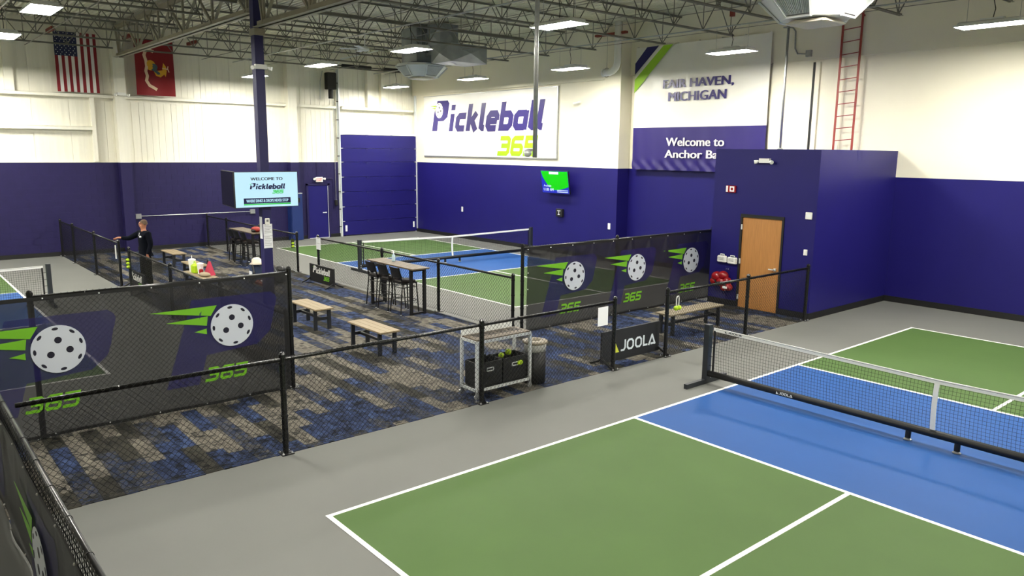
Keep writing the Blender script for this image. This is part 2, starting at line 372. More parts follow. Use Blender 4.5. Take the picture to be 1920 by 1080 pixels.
# left wall: painted block below, metal panels above
wl = struct('wall_left', mb=MB().box(XL-.35, XL-.12, YB, YF+.1, 0, DECK+.1), m=M_panel)
b = MB()
for r in range(15):
    z0 = r*.2033; x = YB + (.2 if r % 2 else 0)
    while x < YF:
        if not (11.93 < x+.2 < 15.6):
            b.box(XL-.14, XL, x+.004, min(x+.396, YF), z0+.003, z0+.2003)
        x += .4
b.build('block_courses', M_cmu, wl, 'stuff')
MB().box(XL-.13, XL-.006, YB, 11.9, 0, ZP-.002).build('mortar_bed', M_cmu, wl)
MB().box(XL-.14, XL-.02, YB, 11.92, ZP, ZP+.03).build('cap_strip', M_white, wl)
y = YB
while y < YF-.1:
    y1 = min(y+1.06, YF); m_ = MB(); m_.box(XL-.13, XL-.1, y+.006, y1-.006, ZP+.03, DECK)
    for q in range(1, 5):
        yc = y+q*(y1-y)/5; m_.box(XL-.1, XL-.092, yc-.03, yc+.03, ZP+.03, DECK)
    m_.build('wall_panel', M_panel, wl); y += 1.06
def girt(y0, y1, z, d=.16): return MB().box(XL-.1, XL+d-.1, y0, y1, z+.0, z+.012).box(XL+d-.11, XL+d-.1, y0, y1, z-.1, z+.012).box(XL-.1, XL-.088, y0, y1, z-.2, z).build('wall_girt', M_panel, wl)
girt(YB, 3.58, 5.26, .2); girt(3.95, 9.66, 5.28); girt(10.0, 11.8, 5.28); girt(12.0, 15.4, 5.26, .25); girt(YB, 2.9, 4.21, .2)
def wcol(y0, y1, zt, z0=0, d=.28, n='wall_column'):
    c_ = MB().box(XL-.1, XL+d, y0, y1, ZP if z0 < ZP else z0, zt); o = c_.build(n, M_panel, wl)
    if z0 < ZP: MB().box(XL-.1, XL+d, y0, y1, z0, ZP).build(n+'_base', M_cmu, wl)
wcol(3.6, 3.95, 7.4); wcol(9.66, 10.0, DECK); wcol(2.88, 3.0, 5.26, 3.08, .08, 'wall_stud'); wcol(.55, .8, DECK, 5.27, .1, 'wall_stud'); wcol(13.2, 13.4, DECK, 5.27, .12, 'wall_stud'); wcol(13.85, 14.0, DECK, 5.27, .12, 'wall_stud')
wcol(-4.0, -3.75, DECK, 5.27, .1, 'wall_stud')
# far wall (block with purple dado) and its protruding upper band
def dado(name, x0, x1, yf, th, zl=ZL, top=True):
    o = struct(name, mb=MB().box(x0, x1, yf, yf+th, ZP, zl), m=M_white)
    MB().box(x0, x1, yf, yf+th, 0, ZP).build('painted_dado', M_purple, o)
    if top: MB().box(x0, x1, yf-.1, yf+th, zl, DECK+.1).build('upper_band', M_white, o)
    return o
wf = dado('wall_far', XL-.3, XS, YF, .9)
MB().box(-10.95, XS, YF-.1, YF, 0, ZP).build('pilaster_base', M_purple, wf); MB().box(-10.95, XS, YF-.1, YF, ZP, ZL).build('pilaster', M_white, wf)
wr = dado('wall_recess', XS, XR+.3, YR, .3, 5.98)
MB().box(-5.2, -4.86, YR-.1, YR, ZP, 5.98).build('pilaster', M_white, wr)
MB().box(-4.08, -4.02, YR-.04, YR, 3.1, 5.92).build('black_seal_strip', M_base, wr)
MB().box(-4.0, -3.88, YR-.06, YR, 3.1, 5.92).build('wall_stud', M_white, wr)
struct('wall_right', mb=MB().box(XR, XR+.3, YB, YR, 0, DECK+.1), m=M_white)
struct('wall_back', mb=MB().box(XL, XR+.3, YB-.3, YB, 0, DECK+.1), m=M_white)
# purple closet box in front of the recessed wall
bx0, bx1, by0, by1, bz = -4.37, -1.74, 12.4, YR, 3.68
wc = struct('wall_closet', mb=MB().box(bx0, -3.58, by0, by0+.12, 0, bz).box(-2.47, bx1, by0, by0+.12, 0, bz).box(-3.58, -2.47, by0, by0+.12, 2.2, bz)
    .box(bx1-.12, bx1, by0+.12, by1, 0, bz).box(bx0, bx0+.12, by0+.12, by1, 0, bz).box(bx0+.12, bx1-.12, by0+.12, by1, bz-.1, bz-.001), m=M_purple)
d1 = struct('door_1', mb=MB().box(-3.53, -2.52, by0+.01, by0+.05, .01, 2.13), m=M_wood)
MB().box(-3.58, -3.53, by0-.02, by0+.1, 0, 2.2).box(-2.52, -2.47, by0-.02, by0+.1, 0, 2.2).box(-3.53, -2.52, by0-.02, by0+.1, 2.13, 2.2).build('door_frame', M_base, d1)
hd = MB(); hd.lathe((-2.62, by0-.01, 1.0), [(.03, -.03), (.03, .03)], 12); hd.bar((-2.6, by0-.05, 1.0), (-2.76, by0-.05, 1.0), .02, .022); hd.bar((-2.62, by0, 1.0), (-2.62, by0-.06, 1.0), .02, .02); hd.build('door_handle', M_alu, d1)
for z in (.25, 1.1, 1.9): MB().box(-3.55, -3.52, by0-.025, by0+.0, z-.06, z+.06).build('hinge', M_alu, d1)
# exterior steel door, left wall
d2 = struct('door_2', mb=MB().box(XL-.02, XL+.03, 10.47, 11.3, .02, 2.12), m=M_vpurple if 0 else M_purple)
MB().box(XL-.02, XL+.05, 10.38, 10.46, 0, 2.2).box(XL-.02, XL+.05, 11.31, 11.39, 0, 2.2).box(XL-.02, XL+.05, 10.38, 11.39, 2.13, 2.21).build('door_frame', M_cmu, d2)
MB().box(XL+.05, XL+.06, 11.3, 11.315, .02, 2.1).box(XL+.03, XL+.06, 10.46, 11.32, 0, .02).build('weather_strip', M_alu, d2)
MB().bar((XL+.08, 11.2, 1.03), (XL+.08, 11.05, 1.03), .03, .03).bar((XL+.02, 11.2, 1.03), (XL+.09, 11.2, 1.03), .04, .04).build('door_handle', M_alu, d2)
# sectional overhead door
od = struct('door_3', (XL, 13.76, 0))
zz = [.03, .62, 1.22, 1.83, 2.44, 3.05, 3.61, 4.16]
for a, b_ in zip(zz, zz[1:]):
    p = MB().box(XL-.06, XL+.03, 11.95, 15.58, a+.006, b_-.006).build('door_section', M_purple, od)
    for yh in (13.15, 14.35): MB().box(XL+.03, XL+.05, yh-.05, yh+.05, b_-.06, b_+.0).build('section_hinge', M_navyp, p)
    MB().bar((XL+.05, 11.9, b_), (XL+.05, 12.04, b_), .03, .03).bar((XL+.05, 15.5, b_), (XL+.05, 15.64, b_), .03, .03).build('roller', M_rod, p)
MB().box(XL-.02, XL+.06, 11.95, 15.6, 4.17, 4.25).build('top_seal', M_dull, od)
for y_ in (11.88, 15.58): MB().box(XL+.02, XL+.1, y_, y_+.04, 0, 6.7).box(XL+.0, XL+.02, y_-.05, y_+.07, 0, 6.7).build('door_track', M_alu, od)
for y_ in (11.9, 15.6): MB().tube([(XL+.06, y_, 6.7), (XL+.12, y_, 6.95), (XL+.35, y_, 7.08), (XL+3.2, y_, 7.15)], .025, 6).build('track_bend', M_alu, od)
for y_ in (12.1, 15.42): MB().box(XL+.04, XL+.06, y_-.04, y_+.04, .2, .45).build('warning_label', M_paper, od)
b = MB()
for k in range(9):
    z = .4+k*.72; b.box(XL, XL+.07, 11.8, 11.88, z, z+.03)
b.build('track_bracket', M_base, od)
# cove base
for n, a in (('baseboard_left', (XL, XL+.02, YB, 11.85)), ('baseboard_far', (XL+.02, XS, YF-.02-.1*0, YF)), ('baseboard_recess', (bx1, XR, YR-.02, YR))):
    struct(n, mb=MB().box(*a, 0, .14), m=M_base)
struct('baseboard_pilaster', mb=MB().box(-10.97, XS+.02, YF-.12, YF-.1, 0, .14).box(XS, XS+.02, YF-.1, YR, 0, .14).box(XS, bx0, YR-.02, YR, 0, .14), m=M_base)
struct('baseboard_closet', mb=MB().box(bx1, bx1+.02, by0-.02, YR-.02, 0, .14).box(-2.47, bx1+.0, by0-.02, by0, 0, .14).box(bx0, -3.58, by0-.02, by0, 0, .14), m=M_base)

# ------------------------------------------------------------------ ceiling: deck, joists, girders
dk = MB(); y = YB; pr = []
while y < YR+.3: pr += [(y, DECK), (y+.07, DECK), (y+.085, DECK+.075), (y+.137, DECK+.075)]; y += .152
vs = []; fs = []
for i, (yy_, z) in enumerate(pr): vs += [(XL-.3, yy_, z), (XR+.3, yy_, z), (XL-.3, yy_, DECK+.1), (XR+.3, yy_, DECK+.1)]
for i in range(len(pr)-1): a = i*4; fs += [(a, a+1, a+5, a+4), (a+2, a+6, a+7, a+3)]
dk.add(vs, fs); ceil = struct('ceiling', mb=dk, m=M_deck)
JB = 6.68
def joist(x, y0, y1, e0, e1, m=M_steel):
    jt = DECK-.03; t = MB()
    for s in (-1, 1): t.box(x+s*.012-(.04 if s < 0 else 0), x+s*.012+(.04 if s > 0 else 0), y0, y1, jt-.006, jt).box(x+s*.012-(.005 if s < 0 else 0), x+s*.012+(.005 if s > 0 else 0), y0, y1, jt-.045, jt)
    for s in (-1, 1): t.box(x+s*.012-(.04 if s < 0 else 0), x+s*.012+(.04 if s > 0 else 0), y0+e0, y1-e1, JB, JB+.006).box(x+s*.012-(.005 if s < 0 else 0), x+s*.012+(.005 if s > 0 else 0), y0+e0, y1-e1, JB, JB+.045)
    j = t.build('joist', m, ceil)
    n = max(2, round((y1-y0-e0-e1-.3)/1.2)); d = (y1-y0-e0-e1-.3)/n; w_ = MB(); ya = y0+e0+.15
    for k in range(n+1):
        yn = ya+k*d; w_.tube([(x, yn, JB+.02), (x, yn, jt-.02)], .012, 5, caps=False)
        for s in (-1, 1):
            ye = yn+s*d/2
            if k == 0 and s < 0: ye = y0+.05
            if k == n and s > 0: ye = y1-.05
            w_.tube([(x, yn, JB+.02), (x, ye, jt-.02)], .014, 5, caps=False)
    w_.build('joist_web', m, j)
JX = [-21.3, -19.2, -17.0, -14.9, -12.8, -10.65, -8.3, -6.0, -3.85, -1.6, .6, 2.8, 5.0, 7.2, 9.4, 11.5]
for x in JX:
    joist(x, 3.95, YF-.15 if x < XS else YR-.15, .1, .7)
    joist(x, -8.6, 3.65, .3, .15)
def girder(x0, x1, y, zb, zt=7.5, dx=1.1):
    t = MB()
    for s in (-1, 1):
        t.box(x0, x1, y+s*.03-(.11 if s < 0 else 0), y+s*.03+(.11 if s > 0 else 0), zb, zb+.012).box(x0, x1, y+s*.03-(.012 if s < 0 else 0), y+s*.03+(.012 if s > 0 else 0), zb, zb+.13)
        t.box(x0, x1, y+s*.03-(.11 if s < 0 else 0), y+s*.03+(.11 if s > 0 else 0), zt-.012, zt).box(x0, x1, y+s*.03-(.012 if s < 0 else 0), y+s*.03+(.012 if s > 0 else 0), zt-.13, zt)
    g = t.build('girder', M_girder, ceil); w_ = MB(); n = round((x1-x0-.6)/dx); d = (x1-x0-.6)/n
    for k in range(n+1):
        xn = x0+.3+k*d
        w_.bar((xn, y, zb+.08), (xn, y, zt-.08), .07, .05)
        for s in (-1, 1):
            xe = min(max(xn+s*d/2, x0+.02), x1-.02); w_.bar((xn, y+.03*s, zb+.08), (xe, y+.03*s, zt-.08), .06, .05)
    w_.build('girder_web', M_girder, g)
girder(XL+.3, -10.5, 3.78, 6.48, dx=2.2); girder(-10.2, 12.3, 3.78, 6.15, dx=2.2); girder(XL+.3, 12.3, -8.75, 6.4, dx=2.2)
for y_ in (6.6, 9.0, 11.6, 14.1, 1.2, -2.5): MB().box(XL, XR, y_-.015, y_+.015, JB-.012, JB-.002).box(XL, XR, y_+.35-.015, y_+.35+.015, DECK-.09, DECK-.08).build('bridging', M_steel, ceil)
for y_ in (7.6, 13.4, -.35): MB().tube([(XL+.3, y_, JB-.05), (XR-.3, y_, JB-.05)], .018, 6).build('lamp_conduit', M_galv, ceil)
for x in (-21.3, -19.2, -17.0): MB().box(XL+.0, XL+.9, -x-15.2, -x-15.1, 7.1, 7.2).build('bearing_steel', M_redst, ceil)
b = MB().box(-11.3, -10.0, 15.35, 15.48, 7.2, 7.27).build('bearing_steel', M_redst, ceil)
b = MB().box(-5.6, -5.5, 14.4, 14.5, 7.05, 7.2).build('bearing_steel', M_redst, ceil)
#PART3
# ------------------------------------------------------------------ lamps
def lamp(x, y, label, z=6.0):
    t = thing('high_bay_lamp', (x, y, z), label, 'lamp', 'high bay lamps under the roof joists')
    MB().box(x-.59, x+.59, y-.26, y+.26, z+.01, z+.03).box(x-.59, x+.59, y-.26, y-.245, z, z+.01).box(x-.59, x+.59, y+.245, y+.26, z, z+.01).box(x-.59, x-.575, y-.245, y+.245, z, z+.01).box(x+.575, x+.59, y-.245, y+.245, z, z+.01).bev(x-.55, x+.55, y-.2, y+.2, z+.03, z+.09, .02).box(x-.2, x+.2, y-.06, y+.06, z+.09, z+.14).build('housing', M_wmet, t)
    for s in (-1, 1):
        MB().box(x+s*.3-.27, x+s*.3+.27, y-.24, y+.24, z+.004, z+.008).build('lens', M_led, t)
    for s in (-1, 1): MB().tube([(x+s*.45, y, z+.09), (x+s*.45, y, JB-.04)], .004, 5).build('hanger', M_galv, t)
    MB().tube([(x, y, z+.12), (x+.03, y, z+.3), (x-.02, y, z+.5), (x, y, JB-.04)], .008, 6).build('power_cord', M_blackm, t)
lamp(-10.0, -.35, 'high bay lamp with two bright modules above the stars and stripes flag')
lamp(-14.5, -.35, 'high bay lamp at the left edge of the photo, below and left of another')
lamp(-15.0, 7.6, 'high bay lamp hanging just right of the navy column, above the red exit sign')
lamp(-10.1, 7.6, 'large looking high bay lamp in front of the grey duct fitting')
lamp(-20.2, 13.4, 'small distant high bay lamp above the right side of the purple overhead door')
lamp(-15.2, 13.4, 'high bay lamp right above the left part of the wordmark wall banner')
lamp(-4.8, 7.6, 'high bay lamp crossed by the tall hanging steel pipe')
lamp(-10.4, 13.4, 'high bay lamp beside the white elbow pipe, left of the tall white and purple banner')
lamp(-4.8, 13.4, 'high bay lamp hanging in front of the tall white and purple banner')
lamp(.9, 13.4, 'high bay lamp at the top right, against the plain white wall')
lamp(-19.95, 7.6, 'high bay lamp mostly hidden behind the navy column')
lamp(-20.0, -.35, 'high bay lamp just beyond the left edge of the photo')
for x, y in ((-20.0, 1.2), (-20.2, 7.5), (-4.8, -.35), (.9, -.35), (1.6, 7.6), (6.6, 7.6), (6.6, 13.4), (6.6, -.35), (-10, -6.5), (-15, -6.5), (-20, -6.5)):
    if (x, y) in ((-20.0, 1.2), (-20.2, 7.5)): continue
    lamp(x, y, 'high bay lamp outside the frame of the photo')

# ------------------------------------------------------------------ fences
def chain(p, q, h, z0=.03, a=.0355, r=.0032, n=None, off=0.0, nd=3):
    """woven chain link between points p and q (2D), real wire"""
    p = np.array(p, float); q = np.array(q, float); L = np.linalg.norm(q-p); u = (q-p)/L; nn = np.array([u[1], -u[0]])
    nw = int(L/a); nz = int(h/a); k = np.arange(nw)[:, None]; j = np.arange(nz+1)[None, :]
    s = (k+((j+k) % 2))*a; z = z0+j*a+0*s; dd = off+np.where((j % 2) == 0, r*.9, -r*.9)+0*s
    V = np.zeros((nw, nz+1, nd, 3))
    for c in range(nd):
        an = 2*PI*c/nd; V[:, :, c, 0] = p[0]+u[0]*(s+r*math.cos(an))+nn[0]*(dd+r*math.sin(an)); V[:, :, c, 1] = p[1]+u[1]*(s+r*math.cos(an))+nn[1]*(dd+r*math.sin(an)); V[:, :, c, 2] = z
    idx = np.arange(nw*(nz+1)*nd).reshape(nw, nz+1, nd); F = []
    for c in range(nd):
        e = (c+1) % nd; F.append(np.stack([idx[:, :-1, c], idx[:, :-1, e], idx[:, 1:, e], idx[:, 1:, c]], -1).reshape(-1, 4))
    F = np.concatenate(F); return V.reshape(-1, 3), F
def chain_obj(parent, *a, **k):
    V, F = chain(*a, **k); V = V-np.array(parent.location); me = bpy.data.meshes.new('chain_link'); me.vertices.add(len(V)); me.vertices.foreach_set('co', V.ravel())
    me.loops.add(len(F)*4); me.loops.foreach_set('vertex_index', F.ravel().astype(np.int32)); me.polygons.add(len(F)); me.polygons.foreach_set('loop_start', np.arange(0, len(F)*4, 4, dtype=np.int32))
    me.update(); me.validate(); me.materials.append(M_black); o = bpy.data.objects.new('chain_link', me); COL.objects.link(o); o.parent = parent; o['kind'] = 'stuff'; return o
def post(parent, x, y, h, r=.035, cap=True, bands=0):
    m_ = MB(); m_.lathe((x, y, 0), [(r, .01), (r, h-.01), (r*1.12, h-.01), (r*1.12, h+.02), (r*.7, h+.045), (.004, h+.055)], 12); m_.smooth = False
    o = m_.build('post', M_black, parent)
    MB().box(x-.075, x+.075, y-.075, y+.075, .0, .012).build('base_plate', M_black, o)
    b_ = MB()
    for sx in (-1, 1):
        for sy_ in (-1, 1): b_.lathe((x+sx*.055, y+sy_*.055, .012), [(.013, 0), (.013, .008), (.006, .009), (.006, .022)], 8)
    b_.build('anchor_bolts', M_rod, o, 'stuff')
    if bands:
        c = MB()
        for i in range(bands):
            z = h*(.12+.8*i/max(bands-1, 1)); c.lathe((x, y, z), [(r*1.18, 0), (r*1.18, .022)], 12)
        c.build('tension_bands', M_blackm, o, 'stuff')
    return o
def fence(label, p, q, h, ts, group=None, rail=True, off=.035, bands=4, tall=False, hp=None, chaink=1.0, full_=False):
    p, q = Vector((*p, 0)), Vector((*q, 0)); u = (q-p).normalized(); L = (q-p).length
    t = thing('chain_link_fence', tuple((p+q)/2), label, 'fence', group); rr = .03
    for s in ts: c = p+u*s; post(t, c.x, c.y, (hp or h)+.02, bands=bands)
    a, b_ = (p, q) if full_ else (p+u*min(ts), p+u*max(ts))
    MB().tube([(a.x, a.y, h-.02), (b_.x, b_.y, h-.02)], .024, 10).build('top_rail', M_black, t, smooth=True)
    chain_obj(t, (a.x+u.x*.04, a.y+u.y*.04), (b_.x-u.x*.04, b_.y-u.y*.04), h+.01, off=off, a=.0355*chaink, r=.0032*(chaink**.5))
    tw = MB(); tw.tube([(a.x, a.y, .05), (b_.x, b_.y, .05)], .003, 5); s = .35
    n = int(L/.6)
    for i in range(n):
        c = a+u*(.3+i*.6)
        ring = [(c.x-u.y*.026*math.cos(g)*1, c.y+u.x*.026*math.cos(g), h-.02+.026*math.sin(g)) for g in [2*PI*k/8 for k in range(9)]]
        tw.tube(ring, .003, 4)
    tw.build('tie_wires', M_black, t, 'stuff'); return t
XF = -1.75
fA = fence('waist-high black fence along the near grey court edge, from lower left to the white notice', (XF, -2.28), (XF, 6.11), 1.18, [2.65, 5.61, 8.39], bands=4, full_=True)
fB = fence('waist-high black fence in front of the wooden door, right of the charcoal sign', (XF, 7.48), (XF, 12.3), 1.18, [0, 2.5, 4.78], bands=4)
fC = fence('black fence with a printed banner in the lower left corner, nearest the camera', (-4.0, -2.36), (6.2, -2.36), 1.18, [0, 6.3, 9.2], off=.03)
fD = fence('tall black fence behind the left pair of pickleball prints', (-4.1, 1.53), (-4.1, -2.3), 1.8, [0, 3.29], off=.03, bands=6)
fE = fence('tall black fence behind the three pickleball prints right of centre', (-4.68, 6.63), (-4.68, 12.95), 1.72, [0, 2.75, 6.25], off=-.03, bands=6)
fF = fence('long black fence behind the front bar table, along the middle court', (-13.31, 6.5), (-4.78, 6.5), 1.13, [0, 3.48, 5.92, 8.5], chaink=1.15)
fG = fence('black fence behind the far bar table, ending at the blue padded wall column', (XL+.1, 6.4), (-14.45, 6.4), 1.13, [.05, 2.0, 4.9, 7.64], chaink=1.4)
fH = fence('black fence left of the man, up to the gate post he holds', (XL+.1, 1.68), (-14.75, 1.7), 1.17, [0.05, 1.9, 4.7, 7.35], chaink=1.4)
fI = fence('black fence right of the man, with a lime ball tube on its end post', (-13.45, 1.62), (-4.25, 1.55), 1.13, [0, 3.3, 6.4, 9.15], chaink=1.25)

# ------------------------------------------------------------------ printed wind-screen banners
def screen(label, o, ux, L, H, z0, balls, num_z, rips=0, zc=None, n_=None, big=1.0, group=None):
    """banner hung on a fence; frame origin o (2D), direction ux, length L"""
    t = thing('fence_banner', (o[0], o[1], 0), label, 'banner', group)
    f0 = frame((o[0], o[1], 0), ux, Z)
    gr = [i*.62 for i in range(int(L/.62)+1)]
    rnd = random.Random(int(L*100)); amp = [rnd.uniform(.2, 1) for _ in gr]
    def dis(x, z):
        e = 0
        for g_, a in zip(gr, amp):
            dx, dz = x-g_, H+z0-z
            if dz < 1.2 and abs(dx) < 1.4:
                an = math.atan2(dx, dz+.02); e += a*.024*math.cos(an*6)*math.exp(-dz*1.4)*min(1, dz*6)*max(0, 1-abs(an)/1.4)
        e += .006*math.sin(x*3.1+z*1.3)+.012*math.exp(-(z-z0)*5)*math.sin(x*5.3)
        return e
    fr = lambda x, y, d=0: f0(x, y, d+dis(x, y))
    nx, nz = int(L/.045), int(H/.045); m_ = MB(); m_.smooth = True
    m_.add([fr(L*i/nx, z0+H*j/nz, 0) for j in range(nz+1) for i in range(nx+1)], [(j*(nx+1)+i, j*(nx+1)+i+1, (j+1)*(nx+1)+i+1, (j+1)*(nx+1)+i) for j in range(nz) for i in range(nx)])
    m_.build('mesh_panel', M_mesh, t)
    hem = MB()
    for zc_ in (z0+.02, z0+H-.02): hem.add([fr(L*i/nx, zc_+s*.02, .003) for s in (-1, 1) for i in range(nx+1)], [(i, i+1, nx+2+i, nx+1+i) for i in range(nx)])
    hem.build('hem', M_signk, t)
    g = MB()
    for x in gr:
        for z in (z0+H-.025, z0+.03): c = fr(x+.02, z, .006); g.ball(c, .011, 8, 4)
    for i in range(5): c = fr(.02, z0+.2+i*.33, .006); g.ball(c, .011, 8, 4)
    g.build('grommets', M_rod, t, 'stuff')
    mw, mh, mg, mp, mn = MB(), MB(), MB(), MB(), MB()
    def sub(pts, k=4):
        out = []
        for i in range(len(pts)):
            a, b_ = pts[i], pts[(i+1) % len(pts)]
            for j in range(k): out.append((a[0]+(b_[0]-a[0])*j/k, a[1]+(b_[1]-a[1])*j/k))
        return out
    for bx, bz in balls:
        mw, mh, mg, mn = MB(), MB(), MB(), MB()
        fr_ = (lambda c: (lambda x, y, d=0: f0(x, y, d+c)))(dis(bx, bz)+.012)
        ball_art(mw, mh, fr_, bx, bz, .3, .012, .002); streaks(mg, fr_, bx, bz, 1, .01, .002)
        word(mn, fr_, '365', bx-.42, bz-.76, .58, .2, .22, .2, .012, .002)
        bo = mw.build('ball_print', M_mw, t); mh.build('ball_holes', M_hole, bo, 'stuff'); mg.build('speed_stripes', M_mg, t, 'stuff'); mn.build('numerals', M_mg, t, 'stuff')
        mp = MB()
        # big ghost letter behind the ball, built as a fine grid so that it follows the folds
        P = [(-.94, -.8), (-.5, -.8), (-.36, -.36), (.32, -.36), (.56, -.16), (.68, .34), (.54, .46), (-.52, .46)]
        def inside(x, y):
            c = False; j = len(P)-1
            for i in range(len(P)):
                if (P[i][1] > y) != (P[j][1] > y) and x < (P[j][0]-P[i][0])*(y-P[i][1])/(P[j][1]-P[i][1])+P[i][0]: c = not c
                j = i
            return c
        # columns of quads between the polygon's left and right edges
        rows = []
        for k in range(25):
            y_ = -.779+1.198*k/24; xs = [x_ for x_ in np.arange(-1.1, .8, .01) if inside(x_, y_)]
            if xs: rows.append((y_, xs[0], xs[-1]))
        V = []; F = []; nn = 14
        for y_, a, b_ in rows:
            for i in range(nn+1):
                px = min(max(bx+a+(b_-a)*i/nn, .01), L-.01); V.append(fr(px, bz+y_, .006))
        for r in range(len(rows)-1):
            for i in range(nn): F.append((r*(nn+1)+i, r*(nn+1)+i+1, (r+1)*(nn+1)+i+1, (r+1)*(nn+1)+i))
        mp.add(V, F); mp.build('ghost_letter_print', M_meshp, t, smooth=True)
    return t
screen('black mesh banner with two white pickleballs and green numerals, lower left', (-4.04, -2.28), Y, 3.76, 1.77, .02, [(.76, 1.12), (2.91, 1.12)], 0)
screen('black mesh banner with three white pickleballs, right of centre', (-4.63, 6.72), Y, 5.5, 1.68, .02, [(1.29, 1.03), (3.27, 1.03), (5.26, 1.03)][:3], 0) if 0 else None
screen('black mesh banner with three white pickleballs, right of centre', (-4.63, 6.7), Y, 6.1, 1.68, .02, [(1.31, 1.03), (3.29, 1.03), (5.28, 1.03)], 0)
screen('black banner on the nearest fence at the bottom left corner, seen edge on', (-4.0, -2.42), X, 9.5, 1.08, .03, [(1.62, .5), (4.32, .5), (7.0, .5)], 0)

# ------------------------------------------------------------------ nets
def net(label, o, ax, L, scale=1.0, sgn=1):
    """o = post foot (2D), ax = unit direction along the net"""
    ax = Vector((*ax, 0)); o = Vector((*o, 0)); nn = Vector((-ax.y, ax.x, 0))*sgn
    t = thing('pickleball_net', tuple(o+ax*L/2), label, 'net', 'portable pickleball nets')
    P = lambda s, d, z: o+ax*s+nn*d+Vector((0, 0, z))
    def bb(s0, s1, d0, d1, z0, z1):
        return MB().add([P(*q) for q in ((s0,d0,z0),(s1,d0,z0),(s1,d1,z0),(s0,d1,z0),(s0,d0,z1),(s1,d0,z1),(s1,d1,z1),(s0,d1,z1))], [(0,3,2,1),(4,5,6,7),(0,1,5,4),(1,2,6,5),(2,3,7,6),(3,0,4,7)])
    for s in (0, L):
        p_ = bb(s-.045, s+.045, -.05, .05, .06, .95).build('post', M_char, t); e = .07 if s == 0 else -.07
        bb(s-.03, s+.03, -.52, .52, .0, .075).build('foot', M_char, p_)
        b_ = MB()
        for z in (.13, .19): b_.ball(P(s-.0, .055, z), .013, 8, 4)
        b_.build('bolts', M_rod, p_, 'stuff')
    MB().tube([P(.05, 0, .17), P(L-.05, 0, .17)], .05, 12).build('base_bar', M_blackm, t, smooth=True)
    for s in (L/2-.13-.15, L/2+.3):
        m_ = MB(); m_.tube([P(s, 0, .03), P(s, 0, .14)], .035, 10); q = m_.build('centre_foot', M_blackm, t); m2 = MB().lathe(tuple(P(s, 0, 0)), [(.045, 0), (.05, .012), (.03, .03)], 14); m2.build('foot_pad', M_galv, q)
    ht = lambda s: .915-.05*(1-abs(s-L/2)/(L/2))
    bow = lambda z: .035*math.sin(PI*min(max((z-.2)/.7, 0), 1))
    n = 24; v = []; f = []
    for i in range(n+1):
        s = .1+(L-.2)*i/n; h = ht(s)
        for d, z in ((-.006, h-.055), (.006, h-.055), (.006, h), (-.006, h)): v.append(P(s, d, z))
        if i: a = (i-1)*4; b_ = i*4; f += [(a, b_, b_+1, a+1), (a+1, b_+1, b_+2, a+2), (a+2, b_+2, b_+3, a+3), (a+3, b_+3, b_, a)]
    f += [(0, 1, 2, 3), (n*4+3, n*4+2, n*4+1, n*4)]
    tp = MB().add(v, f).build('top_tape', M_wplast, t)
    st = MB(); zs = [.215+(ht(L/2)-.05-.215)*k/8 for k in range(9)]
    st.add([P(L/2+s, -bow(z)+d, z) for z in zs for s, d in ((-.03, -.006), (.03, -.006), (.03, .004), (-.03, .004))], [(i*4+k, i*4+(k+1) % 4, i*4+4+(k+1) % 4, i*4+4+k) for i in range(8) for k in range(4)])
    st.build('centre_strap', M_wplast, t)
    for s in (.12, L-.12): bb(s-.015, s+.015, -.008, .008, .2, .87).build('side_dowel', M_blackm, t)
    for s in (.06, L-.06):
        m_ = MB()
        for z in (.3, .45, .6, .75): m_.tube([P(s-.05, 0, z), P(s+.05, 0, z)], .005, 5)
        m_.build('lacing', M_blackm, t, 'stuff')
    # netting
    a = .045; g = MB(); r = .0013*scale; nv = int((L-.28)/a)
    zz_ = [.22, .34, .46, .58, .7]
    for k in range(nv+1):
        s = .14+k*a; h = ht(s)-.055; zs = zz_+[h]
        V = [P(s+dx, -bow(z)+dy, z) for z in zs for dx, dy in ((-r, -r), (r, -r), (r, r), (-r, r))]
        g.add(V, [(i*4+q, i*4+(q+1) % 4, i*4+4+(q+1) % 4, i*4+4+q) for i in range(5) for q in range(4)])
    nh = int(.63/a)
    for j in range(nh+1):
        z = .22+j*a; V = []
        for i in range(13):
            s = .14+(L-.28)*i/12; zz2 = z+(ht(s)-.055-.81)*((z-.22)/.63)
            V += [P(s, -bow(z)+dy, zz2+dz) for dy, dz in ((-r, -r), (r, -r), (r, r), (-r, r))]
        g.add(V, [(i*4+q, i*4+(q+1) % 4, i*4+4+(q+1) % 4, i*4+4+q) for i in range(12) for q in range(4)])
    g.build('netting', M_net, t, kind='stuff')
    # marks
    vd = -1 if sgn > 0 else 1
    ftx = frame(P(0, -.0075 if vd < 0 else .0075, 0), tuple(ax*(1 if vd < 0 else -1)), Z)
    if vd < 0:
        lg = MB(); joola(lg, lambda x, y, d=0: ftx(x, y, d), .3, ht(.4)-.042, .3, .028, None, 0, .001); lg.build('brand_mark', M_signk, t)
        lb = MB(); ftb = frame(P(0, -.052, 0), tuple(ax), Z); joola(lb, ftb, 1.25, .153, .26, .04, None, 0, .002); lb.build('brand_mark', M_wplast, t)
    else:
        lg = MB(); joola(lg, ftx, -(L-.3) if 0 else -.62, ht(.4)-.042, .3, .028, None, 0, .001); lg.build('brand_mark', M_signk, t)
    return t
net('pickleball net across the near blue and green court at right', (-.33, 6.72), (1, 0), 6.75)
net('pickleball net on the far court in front of the purple overhead door', (-13.42, 14.62), (0, -1), 6.75, 1.3)
net('pickleball net partly visible at the left edge, on the left court', (-13.33, -.12), (0, -1), 6.75, 1.2, -1)
